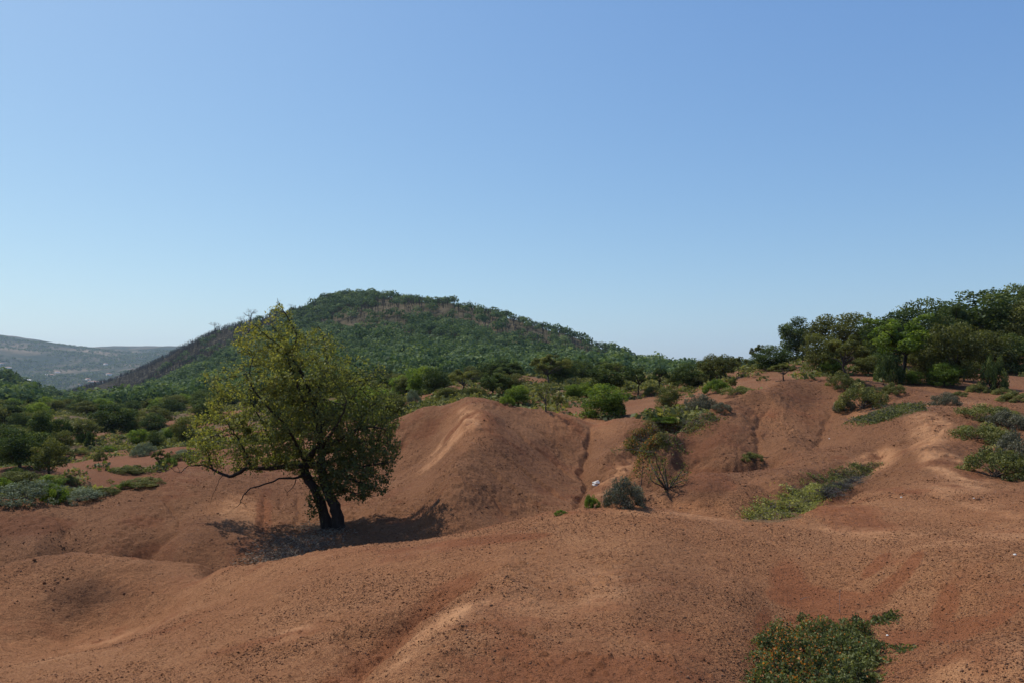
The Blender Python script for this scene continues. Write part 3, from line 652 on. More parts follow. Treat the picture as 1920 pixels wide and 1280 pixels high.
def place(key, name, px, py, wpx, hpx, label, cat, group=None, rz=None, loc=None, sink=.02, z=1.0):
    """stand one plant on the land where the photograph shows its foot; width and height read off the picture"""
    p = loc or hit(px, py)
    if p is None: return None
    x, y, zz = p; d = math.hypot(x, y); H = hpx * d / F * (1.14 if key in ('dome1', 'dome2', 'dome3', 'sage1', 'bush1') else 1); Wd = wpx * d / F
    co, f, v, lm, tco, tf, bm = PROTO[key]
    if key not in MESH:
        a = b = None
        if co is not None: o = mesh_from('crown', co, f, lm, v, link=False); a = o.data; bpy.data.objects.remove(o)
        o = mesh_from('trunk', tco, tf, bm, smooth=True, link=False); b = o.data; bpy.data.objects.remove(o)
        ref = co if co is not None else tco
        MESH[key] = (a, b, float(np.percentile(ref[:, 0], 98) - np.percentile(ref[:, 0], 2)), float(np.percentile(ref[:, 2], 99)))
    a, b, w0, h0 = MESH[key]
    s = H / h0; sx = Wd / w0
    if key in ('dome1', 'dome2', 'dome3', 'sage1', 'bush1'): sink = .14
    e = empty(name, (x, y, zz - sink * H), rng.uniform(0, 6.28) if rz is None else rz, (sx, sx, s))
    if a is not None:
        o = bpy.data.objects.new('foliage' if 'shrub' in name or 'bush' in name else 'crown', a); C.objects.link(o); o.parent = e
    o = bpy.data.objects.new('stems' if 'shrub' in name or 'bush' in name else 'trunk', b); C.objects.link(o); o.parent = e
    tag(e, label, cat, group); return e
G_R = 'trees and tall bushes on the red slope at the right'
G_M = 'trees and bushes in the badlands behind the middle mound'
G_L = 'trees and bushes on the valley floor at the left'
G_S = 'low shrubs on the bare red mounds'
TREES = [ # prototype, name, foot x, foot y, width, height (photo pixels), label, category, group
 ('round1','oak_tree',1492,676,50,74,'dark open-crowned evergreen tree standing against the sky at the left end of the hilltop wood','tree',G_R),
 ('round2','evergreen_bush',1447,692,56,42,'dark round bush against the sky left of the open-crowned hilltop tree','bush',G_R),
 ('open1','small_tree',1424,692,30,44,'thin light sapling against the sky touching the dark round bush','tree',G_R),
 ('open1','small_tree',1469,713,44,32,'small many-stemmed tree alone on the bare red slope below the skyline bush','tree',G_R),
 ('olive1','oak_tree',1578,678,86,82,'broad rounded olive-green tree second from the left end of the hilltop wood','tree',G_R),
 ('olive1','oak_tree',1542,704,68,72,'yellowish green tree at the front edge of the wood above the red dome','tree',G_R),
 ('open1','leaning_tree',1592,714,76,78,'tree with a leaning bare trunk and drooping brown-green crown behind the small cushion shrub','tree',G_R),
 ('bare2','sparse_tree',1632,668,34,76,'thin half-bare tree showing sky through its twigs between two round crowns','tree',G_R),
 ('round1','oak_tree',1668,684,80,88,'mid-green tree with sloping outline left of the tallest middle crown','tree',G_R),
 ('round2','oak_tree',1728,686,90,108,'tall uneven tree with a notched top in the middle of the hilltop wood','tree',G_R),
 ('lanky1','pear_tree',1690,714,112,108,'loose bright green tree with long arching sprays standing in front of the wood','tree',G_R),
 ('bush1','evergreen_bush',1668,716,52,44,'dark low bush at the foot of the tree with arching sprays','bush',G_R),
 ('olive1','evergreen_bush',1738,714,62,56,'pale green rounded bush right of the tree with arching sprays','bush',G_R),
 ('olive1','pear_tree',1786,722,86,100,'upright yellow-green tree with a dark trunk base at the right of the front row','tree',G_R),
 ('bright1','evergreen_bush',1770,724,50,38,'bright leafy bush at the foot of the upright yellow-green tree','bush',G_R),
 ('tree2','small_tree',1790,668,56,84,'narrow tree standing in the gap left of the biggest dark crown','tree',G_R),
 ('round1','oak_tree',1850,658,116,98,'biggest dark tree with a wide rounded crown near the right edge','tree',G_R),
 ('round2','oak_tree',1908,660,92,104,'very dark tree whose crown is cut by the right edge of the picture','tree',G_R),
 ('olive1','oak_tree',1930,664,60,86,'lighter green crown at the very right edge in front of the dark trees','tree',G_R),
 ('olive1','evergreen_bush',1858,698,82,66,'wide olive bush below the biggest dark tree','bush',G_R),
 ('round2','evergreen_bush',1898,696,60,58,'dark green bush at the right end below the biggest dark tree','bush',G_R),
 ('olive2','evergreen_bush',1832,700,46,46,'smaller olive bush touching the left side of the wide olive bush','bush',G_R),
 ('bush1','evergreen_bush',1862,732,44,54,'dark pointed bush standing alone on the red bank at the right','bush',G_R),
 ('dome1','low_shrub',1834,734,34,14,'low green shrub left of the dark pointed bush','shrub',G_R),
 ('dome1','low_shrub',1880,738,30,10,'flat green shrub right of the dark pointed bush','shrub',G_R),
 ('olive1','oak_tree',1620,676,70,60,'low green crown filling the gap behind the half-bare tree','tree',G_R),
 ('olive1','oak_tree',1764,674,54,70,'dark crown between the tall middle tree and the biggest dark tree','tree',G_R),
 ('round1','evergreen_bush',1650,698,44,34,'small dark bush under the wood left of the arching sprays','bush',G_R),
 ('bright1','pear_tree',1131,781,66,60,'round bright green tree standing just behind the saddle of the middle mound','tree',G_M),
 ('bush1','evergreen_bush',1156,778,30,40,'dark bush at the right side of the round bright green tree','bush',G_M),
 ('dome3','low_shrub',1105,781,34,12,'low bright shrub at the left foot of the round bright green tree','shrub',G_M),
 ('bare2','dead_tree',1024,772,34,54,'nearly leafless crooked tree behind the crest of the middle mound','tree',G_M),
 ('open1','small_tree',1047,772,20,34,'thin little tree right of the nearly leafless crooked one','tree',G_M),
 ('bright1','evergreen_bush',973,758,36,36,'bright green bush behind the mound left of the leafless crooked tree','bush',G_M),
 ('dome3','low_shrub',950,758,26,18,'small bright shrub at the left foot of the bright green bush','shrub',G_M),
 ('tree1','oak_tree',1142,744,76,64,'big dark brown-green tree behind the round bright green one','tree',G_M),
 ('bright1','evergreen_bush',1100,744,26,28,'small round green bush left of the big dark brown-green tree','bush',G_M),
 ('bright1','evergreen_bush',1076,748,30,28,'bright irregular bush left of the small round one','bush',G_M),
 ('tree2','small_tree',1196,740,40,50,'tree with a dark trunk wrapped in growth on the bare red ground','tree',G_M),
 ('tree2','small_tree',1237,732,30,42,'dark narrow tree right of the one with the wrapped trunk','tree',G_M),
 ('round2','evergreen_bush',1290,724,50,42,'dark based round bush casting a shadow to the right below the skyline','bush',G_M),
 ('olive2','small_tree',1330,716,40,50,'first of two olive trees breaking the skyline right of the hill foot','tree',G_M),
 ('olive2','small_tree',1362,713,40,46,'second of two olive trees breaking the skyline right of the hill foot','tree',G_M),
 ('open1','small_tree',1386,697,26,28,'tiny wind-bent tree alone on the skyline left of the round bushes','tree',G_M),
 ('dome1','low_shrub',1316,720,32,18,'pale dry rounded shrub between the dark based bush and the skyline olive trees','shrub',G_M),
 ('olive1','evergreen_bush',1251,768,38,40,'light green bush standing in the dip above the gully scrub','bush',G_M),
 ('dome1','low_shrub',1228,738,34,16,'olive shrub on the red bank above the light green bush','shrub',G_M),
 ('open1','pear_tree',863,738,48,46,'brownish tree with a clear crooked trunk above the top of the middle mound','tree',G_M),
 ('round1','oak_tree',816,738,50,48,'dark round tree left of the brownish tree above the middle mound','tree',G_M),
 ('tree1','oak_tree',926,742,50,44,'dark tree right of the brownish tree above the middle mound','tree',G_M),
 ('olive1','evergreen_bush',960,738,42,38,'yellowish round bush between the dark tree and the bright green bush','bush',G_M),
 ('olive1','low_shrub',836,746,36,20,'pale green low shrub at the left shoulder of the middle mound','shrub',G_M),
 ('olive1','low_shrub',890,742,40,16,'low green shrub patch on the far side of the middle mound crest','shrub',G_M),
 ('sage1','low_shrub',776,756,26,26,'bluish green shrub beside the hero tree above the mound shoulder','shrub',G_M),
 ('olive2','small_tree',760,744,40,38,'olive tree right of the big pear tree crown','tree',G_M),
 ('bright2','leafy_bush',1245,800,34,20,'light green leafy shrub at the top of the gully scrub','shrub',G_S),
 # valley floor at the left
 ('olive2','small_tree',93,898,46,64,'brownish upright tree standing nearest in the left valley','tree',G_L),
 ('round1','oak_tree',38,876,62,62,'dark rounded tree at the left edge above the red cut bank','tree',G_L),
 ('round2','oak_tree',6,866,44,58,'dark tree cut by the left edge of the picture','tree',G_L),
 ('tree1','oak_tree',84,850,48,70,'tall dark tree behind the brownish upright one','tree',G_L),
 ('olive1','evergreen_bush',112,858,34,44,'yellow-green bush right of the tall dark tree','bush',G_L),
 ('tree2','small_tree',124,842,26,44,'tree with bare visible trunks on the left valley floor','tree',G_L),
 ('olive2','small_tree',160,830,38,38,'flat-topped olive tree right of the one with bare trunks','tree',G_L),
 ('bush1','evergreen_bush',168,836,14,24,'narrow dark bush below the flat-topped olive tree','bush',G_L),
 ('bright1','evergreen_bush',152,832,16,18,'small bright bush left of the narrow dark one','bush',G_L),
 ('round1','oak_tree',216,816,60,52,'big dark rounded tree in the middle of the left valley','tree',G_L),
 ('olive1','oak_tree',250,814,40,40,'mid-green rounded tree right of the big dark rounded one','tree',G_L),
 ('round2','oak_tree',288,814,38,36,'umbrella shaped tree with shadow beneath beside the red bank','tree',G_L),
 ('bright1','evergreen_bush',319,822,22,20,'small vivid green bush in front of the red bank','bush',G_L),
 ('round2','evergreen_bush',291,840,24,30,'dark green bush standing in the grey sage','bush',G_L),
 ('bright2','leafy_bush',258,842,26,34,'light green leafy shrub left of the dark bush in the sage','bush',G_L),
 ('dome1','low_shrub',188,862,18,14,'grey-green round shrub alone on the red valley floor','shrub',G_L),
 ('olive1','evergreen_bush',30,912,50,24,'bright olive bush at the left edge behind the sage patch','bush',G_L),
 ('bright1','evergreen_bush',92,918,38,24,'bright green bush between the brownish tree and the sage','bush',G_L),
 ('sage1','low_shrub',50,936,100,28,'silver grey sage shrub at the left behind the near ridge','shrub',G_L),
 ('sage1','low_shrub',146,938,84,20,'pale silver sage shrub at the right end of the sage patch','shrub',G_L),
 ('dome3','low_shrub',104,940,40,28,'dark green leafy shrub growing in the middle of the sage patch','shrub',G_L),
 ('dome3','low_shrub',8,922,30,22,'yellow-green low shrub cut by the left edge of the picture','shrub',G_L),
 ('sage1','low_shrub',330,816,54,14,'long pale sage shrub below the small vivid green bush','shrub',G_L),
 ('sage1','low_shrub',270,852,40,20,'grey sage shrub left of the dark bush','shrub',G_L),
 ('olive1','evergreen_bush',346,834,36,48,'olive bush seen beside the left edge of the big pear crown','bush',G_L),
 ('open1','small_tree',300,880,24,34,'thin yellow-green sapling on the valley floor below the sage','bush',G_L),
 ('bright1','evergreen_bush',1558,704,44,30,'leafy bush filling the gap between the yellowish tree and the leaning tree','bush',G_R),
 ('olive1','evergreen_bush',1626,702,44,32,'low olive bush under the half-bare tree','bush',G_R),
 ('bright1','low_shrub',1712,720,34,22,'small bright bush at the trunk of the tree with arching sprays','shrub',G_R),
 ('olive1','evergreen_bush',1810,714,46,34,'low olive bush right of the upright yellow-green tree','bush',G_R),
 # small growth on the red valley floor
 ('dome1','low_shrub',236,884,44,10,'low dry shrub strip in the middle of the red valley floor','shrub',G_L),
 ('dome3','low_shrub',312,870,30,12,'small green shrub on the valley floor just left of the pear tree limb','shrub',G_L),
 ('dome1','low_shrub',268,906,60,10,'flat olive shrub strip along the cut bank of the valley floor','shrub',G_L),
 ('dome1','low_shrub',338,862,36,12,'low olive shrub behind the tip of the dead limb','shrub',G_L),
 ('dome3','low_shrub',206,846,20,10,'small green shrub below the big dark rounded valley tree','shrub',G_L),
 ('dome1','low_shrub',150,852,26,9,'dry shrub at the foot of the flat-topped olive tree','shrub',G_L),
 ('sage1','low_shrub',352,852,40,10,'pale sage strip beside the pear crown','shrub',G_L),
 ('dome1','low_shrub',128,905,30,12,'olive shrub right of the brownish upright tree','shrub',G_L),
 ('dome3','low_shrub',240,912,30,9,'green shrub just above the left ridge crest','shrub',G_L),
 ('dome1','low_shrub',205,925,30,10,'small shrub poking over the left ridge crest','shrub',G_L),
 ('bush1','low_shrub',30,900,34,20,'dark low bush at the foot of the left edge trees','shrub',G_L),
 ('sage1','low_shrub',100,930,60,20,'flat sage shrub between the silver grey and the pale silver ones','shrub',G_L),
 # cushions and shrubs on the red mounds
 ('dome2','cushion_shrub',1170,948,72,52,'dark grey thorny cushion shrub in the gully in front of the white rock','shrub',G_S),
 ('dome2','cushion_shrub',1312,772,62,32,'dark grey-green cushion shrub at the top of the scrub-filled gully','shrub',G_S),
 ('dome2','cushion_shrub',1352,768,34,14,'flat grey shrub right of the dark grey-green cushion','shrub',G_S),
 ('dome1','cushion_shrub',1618,764,70,40,'large olive cushion shrub on the shoulder of the right-hand mound','shrub',G_S),
 ('dome2','cushion_shrub',1584,768,34,20,'small grey cushion touching the large olive one','shrub',G_S),
 ('dome1','cushion_shrub',1575,727,42,28,'round olive cushion shrub on top of the right-hand dome','shrub',G_S),
 ('dome1','cushion_shrub',1676,737,34,18,'low brownish cushion shrub below the tree with arching sprays','shrub',G_S),
 ('dome1','cushion_shrub',1606,722,26,12,'flat pale shrub between the dome cushion and the leaning tree','shrub',G_S),
 ('dome1','cushion_shrub',1870,893,90,46,'green cushion shrub beside the path at the right edge','shrub',G_S),
 ('dome2','cushion_shrub',1908,866,64,48,'grey twiggy shrub behind the green cushion at the right edge','shrub',G_S),
 ('dome1','cushion_shrub',1842,824,84,26,'yellow-green flat shrub at the right side of the path','shrub',G_S),
 ('dome1','cushion_shrub',1848,786,84,24,'long olive shrub above the yellow-green flat one','shrub',G_S),
 ('dome2','cushion_shrub',1892,800,60,26,'grey-based shrub right of the long olive one','shrub',G_S),
 ('dome1','cushion_shrub',1905,752,44,16,'low olive shrub cut by the right edge near the skyline path','shrub',G_S),
 ('dome2','cushion_shrub',1772,758,44,20,'grey-green shrub beside the pale path near its crest','shrub',G_S),
 ('dome1','cushion_shrub',1800,743,24,9,'tiny dry shrub on the crest beside the pale path','shrub',G_S),
 ('dome3','tuft_shrub',1110,950,26,22,'small bright green tuft left of the dark thorny cushion','shrub',G_S),
 ('dome3','tuft_shrub',1052,964,22,8,'tiny green tuft at the mouth of the gully','shrub',G_S),
 ('dome1','tuft_shrub',1410,862,34,14,'sparse grey-green tuft at the foot of the curved rill','shrub',G_S),
 ('dome3','low_shrub',1346,734,46,22,'green leafy shrub on the red ground below the skyline olive trees','shrub',G_S),
 ('dome1','low_shrub',1385,738,60,14,'flat dry shrub strip right of the green leafy shrub','shrub',G_S),
 ('olive2','low_shrub',1374,728,16,22,'small upright green shrub between the leafy shrub and the dry strip','shrub',G_S),
]
def veg_explicit():
    for row in TREES:
        k = .86 if row[8] == G_R and row[3] > 694 else 1
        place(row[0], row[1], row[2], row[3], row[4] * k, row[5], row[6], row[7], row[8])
# ------------------------------------------------------------------ woods in the middle distance: single trees
def fill(n, box, cond, kinds, wpx_m, label, group, seed, mind=2.6):
    g = np.random.default_rng(seed); out = []; tries = 0
    while len(out) < n and tries < n * 60:
        tries += 1
        px = g.uniform(box[0], box[2]); Y = math.exp(g.uniform(math.log(box[1]), math.log(box[3])))
        x = (px - 960) / F * Y
        if not cond(px, Y, g): continue
        if any((x - a) ** 2 + (Y - b) ** 2 < mind ** 2 for a, b in out): continue
        out.append((x, Y))
    pts = np.array(out); zz = height(pts[:, 0], pts[:, 1])
    for (x, Y), z in zip(out, zz):
        px_ = 960 + F * x / Y
        k = kinds[g.integers(len(kinds))]; Hm = g.uniform(*wpx_m) * (.6 if px_ > 1150 and px_ < 1500 else 1); d = math.hypot(x, Y)
        qx, qy = project(np.array([x]), np.array([Y]), np.array([z])); kk = describe(k, float(qx[0]), Y, Hm, d, label, box)
        nm = {'olive1': 'olive_tree', 'olive2': 'olive_tree', 'bright1': 'pear_tree', 'open1': 'pear_tree', 'tree2': 'oak_tree'}.get(k, 'oak_tree')
        place(k, nm, 0, 0, Hm * g.uniform(.95, 1.35) * F / d, Hm * F / d, kk, 'tree', group, loc=(x, Y, z))
ANCH = [(40, 'at its far left end'), (110, 'above the sage patch'), (180, 'above the tree with bare trunks'), (240, 'above the big dark rounded tree'), (300, 'above the umbrella shaped tree'), (365, 'just left of the big pear tree'),
        (640, 'behind the big pear tree'), (740, 'just right of the big pear tree'), (800, 'left of the mound top'), (880, 'above the mound top'), (960, 'right of the mound top'), (1040, 'above the leafless crooked tree'), (1110, 'left of the brown-green tree'),
        (1170, 'above the round bright green tree'), (1240, 'above the wrapped trunk tree'), (1320, 'near the first skyline olive tree'), (1430, 'under the wind-bent skyline tree'), (1560, 'behind its left end'), (1640, 'behind the half-bare tree'), (1720, 'behind the arching sprays'), (1800, 'left of the biggest dark tree'), (1920, 'behind the biggest dark tree'), (9999, 'past its right end')]
def describe(k, px, Y, H, d, place_, box):
    hue = {'round1': 'dark green', 'round2': 'dark green', 'tree1': 'deep green', 'tree2': 'thin-crowned', 'olive1': 'olive', 'olive2': 'olive', 'bright1': 'bright green', 'open1': 'sparse'}[k]
    t = (math.log(Y) - math.log(box[1])) / (math.log(box[3]) - math.log(box[1]))
    row = 'front' if t < .3 else 'middle' if t < .65 else 'back'
    sz = 'tall' if H > 3.3 else 'small' if H < 2.6 else 'mid-sized'
    a = next(w for lim, w in ANCH if px < lim)
    t_ = '%s %s tree, %s of %s, %s' % (sz, hue, row, place_, a)
    return t_ if len(t_.split()) <= 16 else '%s tree, %s of %s, %s' % (hue, row, place_, a)
def lab(place_): return place_
def lab_old(place_):
    return {'round1': 'dark evergreen tree in the ' + place_, 'round2': 'dark evergreen tree in the ' + place_, 'tree1': 'dark evergreen tree in the ' + place_,
            'olive1': 'olive-green tree in the ' + place_, 'olive2': 'olive-green tree in the ' + place_, 'bright1': 'bright green tree in the ' + place_, 'open1': 'thin-crowned tree in the ' + place_, 'tree2': 'thin-crowned tree in the ' + place_}
def veg_fill():
    K = ['round1', 'round2', 'olive1', 'olive2', 'tree1', 'olive1', 'bright1']
    fill(105, (-60, 100, 470, 230), lambda px, Y, g: g.random() < (1.0 if Y > 140 else .8 if px < 90 else .04), K, (2.0, 3.5), lab('left valley wood'), 'trees of the left valley wood', 51, 2.6)
    fill(6, (-40, 70, 100, 100), lambda px, Y, g: px < 60 + (Y - 60) * 1.5, K, (1.8, 2.6), lab('left edge stand'), 'trees at the left valley edge', 52, 2.6)
    fill(90, (380, 88, 1290, 215), lambda px, Y, g: Y > 95 + 14 * math.sin(px / 60.) + (22 if px > 1150 else 0), ['round1', 'round2', 'olive1', 'olive2', 'tree1', 'open1', 'tree2'], (2.0, 3.6), lab('hill-foot tree belt'), 'trees at the foot of the wooded hill', 53, 3.0)
    fill(14, (1240, 64, 1420, 105), lambda px, Y, g: True, ['olive1', 'olive2', 'round1'], (1.1, 1.8), lab('skyline scrub belt'), 'scrub trees right of the hill', 54, 3.0)
    fill(8, (1600, 74, 1800, 105), lambda px, Y, g: True, ['round1', 'round2', 'tree1', 'olive1'], (1.9, 2.6), lab('hilltop wood'), 'trees behind the hilltop wood', 58, 3.6)
    fill(8, (1810, 72, 2150, 100), lambda px, Y, g: True, ['round1', 'round2', 'tree1'], (2.4, 3.2), lab('hilltop wood'), 'trees behind the hilltop wood', 55, 3.6)
    fill(8, (540, 60, 800, 88), lambda px, Y, g: True, ['olive1', 'bright1', 'olive2'], (1.8, 3.0), lab('scrub behind the mound'), 'scrub trees behind the pear tree', 56, 3.0)
# ------------------------------------------------------------------ stuff: nobody could count these
def veg_stuff():
    g = np.random.default_rng(61)
    # hill wood: lumpy crowns of leaf faces covering the slope
    n = 26000
    th = g.uniform(R(-38), R(17), n); r = np.sqrt(g.uniform(205 ** 2, 800 ** 2, n)); x = r * np.sin(th); y = r * np.cos(th)
    z = height(x, y); px, py = project(x, y, z)
    bare_ = np.zeros(n, bool)
    nn = fbm(x / 25, y / 25, 4, 47)
    for p in DRYPOLY: bare_ |= inpoly(px + 24 * nn, py + 10 * nn, p)
    burn = inpoly(px + 14 * nn, py + 8 * nn, BURNPOLY)
    n3 = fbm(x / 14, y / 14, 3, 63)
    keep = (~bare_ | (g.random(n) < .10)) & (~burn | (g.random(n) < .05)) & ((n3 > -.30) | (r > 300)) & (py < 800) & ~((px > 1290) & (r < 420))
    # only slopes the valley can see
    rr = np.stack([height(x * k, y * k) for k in (.80, .88, .94, .98)], 0); los = np.stack([EYE + (z + 5 - EYE) * k for k in (.80, .88, .94, .98)], 0)
    keep &= (rr < los + 2).all(0)
    leftdry = inpoly(px, py, [(-400,600),(0,690),(60,735),(120,770),(100,790),(-400,790)]) & (nn > .06) & (g.random(n) < .75)
    keep &= ~leftdry
    x, y, z, r, nn = x[keep], y[keep], z[keep], r[keep], nn[keep]; n = len(x)
    # thin out to a spacing of a crown
    cell = {}; sel = []
    for i in range(n):
        k = (int(x[i] / 4.1), int(y[i] / 4.1))
        if k in cell: continue
        cell[k] = 1; sel.append(i)
    x, y, z, r = x[sel], y[sel], z[sel], r[sel]; n = len(x); print('hill crowns', n)
    R0 = g.uniform(2.0, 3.5, n) * np.where(g.random(n) < .12, 1.35, 1); per = 96
    d = norm(g.normal(size=(n, per, 3))); d[..., 2] = np.abs(d[..., 2]) * 1.1 - .25; d = norm(d)
    lump = 1 + .22 * np.sin(d[..., 0] * 5 + g.uniform(0, 6, (n, 1))) * np.sin(d[..., 1] * 5 + g.uniform(0, 6, (n, 1)))
    c = np.stack([x, y, z], -1)[:, None] + d * (R0[:, None] * lump * g.uniform(.72, 1.05, (n, per)))[..., None] * np.array([1, 1, .85]) + np.array([0, 0, 1.]) * (R0 * .85)[:, None, None]
    size = np.repeat(R0 * .25, per) * np.where(r.repeat(per) > 450, 1.15, 1)
    co, f = leaves(c.reshape(-1, 3), size, d.reshape(-1, 3), 1.3, 1.3, g)
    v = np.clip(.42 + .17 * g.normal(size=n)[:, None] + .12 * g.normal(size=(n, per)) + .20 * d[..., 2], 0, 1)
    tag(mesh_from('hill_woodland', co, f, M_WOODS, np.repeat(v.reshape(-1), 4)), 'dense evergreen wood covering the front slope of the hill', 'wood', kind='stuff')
    # burnt stems
    n = 42000; th = g.uniform(R(-38), R(13), n); r = np.sqrt(g.uniform(380 ** 2, 1250 ** 2, n)); x = r * np.sin(th); y = r * np.cos(th); z = height(x, y); px, py = project(x, y, z)
    nn = fbm(x / 25, y / 25, 4, 47)
    m = inpoly(px, py, BURNPOLY) & (r > 500)
    m2 = np.zeros(n, bool)
    for p in DRYPOLY: m2 |= inpoly(px + 10 * nn, py + 5 * nn, p)
    m = (m & (fbm(x / 30, y / 30, 3, 64) > -.22)) | (m2 & (g.random(n) < .5))
    # along the crest too
    x, y, z = x[m], y[m], z[m]; n = len(x); print('burnt', n)
    h = g.uniform(2.2, 5.2, n); rr = g.uniform(.12, .26, n); lean = g.normal(size=(n, 2)) * .07 * h[:, None]
    top = np.stack([x + lean[:, 0], y + lean[:, 1], z + h], -1); b0 = np.stack([x, y, z - .3], -1)
    seg = [np.concatenate([b0, top, rr[:, None], rr[:, None] * .5], 1)]
    for k in range(4):
        t = g.uniform(.4, .9, n)[:, None]; p = b0 * (1 - t) + top * t; e = p + np.stack([g.normal(size=n) * .8, g.normal(size=n) * .8, g.uniform(.5, 1.5, n)], -1)
        seg.append(np.concatenate([p, e, rr[:, None] * .6, rr[:, None] * .25], 1))
    co, f = tubes(np.concatenate(seg), 3)
    tag(mesh_from('burnt_woodland', co, f, M_BURNT), 'burnt leafless stems on the far shoulder and crest of the hill', 'burnt wood', kind='stuff')
    # trees dotted over the far range
    n = 15000; th = g.uniform(R(-40), R(-15), n); r = np.sqrt(g.uniform(1900 ** 2, 4700 ** 2, n)); x = r * np.sin(th); y = r * np.cos(th); z = height(x, y); px, py = project(x, y, z)
    m = (fbm(x / 500, y / 160, 4, 66) + .25 * vnoise(x / 60, y / 60, 67) > g.uniform(-.35, .28, n))
    x, y, z = x[m], y[m], z[m]; n = len(x); per = 12
    d = norm(g.normal(size=(n, per, 3))); d[..., 2] = np.abs(d[..., 2]); R0 = g.uniform(3, 6.5, n)
    c = np.stack([x, y, z], -1)[:, None] + d * R0[:, None, None] * np.array([1, 1, .8]) + np.array([0, 0, 1.]) * (R0 * .5)[:, None, None]
    co, f = leaves(c.reshape(-1, 3), np.repeat(R0 * .9, per), d.reshape(-1, 3), 1.5, 1.2, g)
    tag(mesh_from('far_woodland', co, f, M_EVERG, np.repeat(g.random(n * per), 4)), 'dark trees and scrub dotted over the hazy far hillside', 'wood', kind='stuff')
    # low scrub and dry herbs over the badland floor
    n = 46000; th = g.uniform(R(-38), R(38), n); r = np.exp(g.uniform(math.log(29), math.log(230), n)); x = r * np.sin(th); y = r * np.cos(th); z = height(x, y)
    zn = zone_near(x, y, z)[:, 2]; px, py = project(x, y, z)
    m = (g.random(n) < zn * .8 + .004) | ((r > 150) & (g.random(n) < .6)); x, y, z, r = x[m], y[m], z[m], r[m]; n = len(x); per = 26; print('scrub', n)
    R0 = g.uniform(.12, .42, n) * (1 + r / 160)
    d = norm(g.normal(size=(n, per, 3))); d[..., 2] = np.abs(d[..., 2])
    c = np.stack([x, y, z], -1)[:, None] + d * (R0[:, None] * g.uniform(.4, 1.1, (n, per)))[..., None] * np.array([1.3, 1.3, .8])
    co, f = leaves(c.reshape(-1, 3), np.repeat(R0 * .36, per), d.reshape(-1, 3), .8, 1.6, g)
    v = np.clip(.45 + .28 * g.normal(size=n)[:, None] + .12 * g.normal(size=(n, per)), 0, 1)
    tag(mesh_from('ground_scrub', co, f, M_SCRUB, np.repeat(v.reshape(-1), 4)), 'low dry scrub and herbs scattered over the badland floor', 'scrub', kind='stuff')
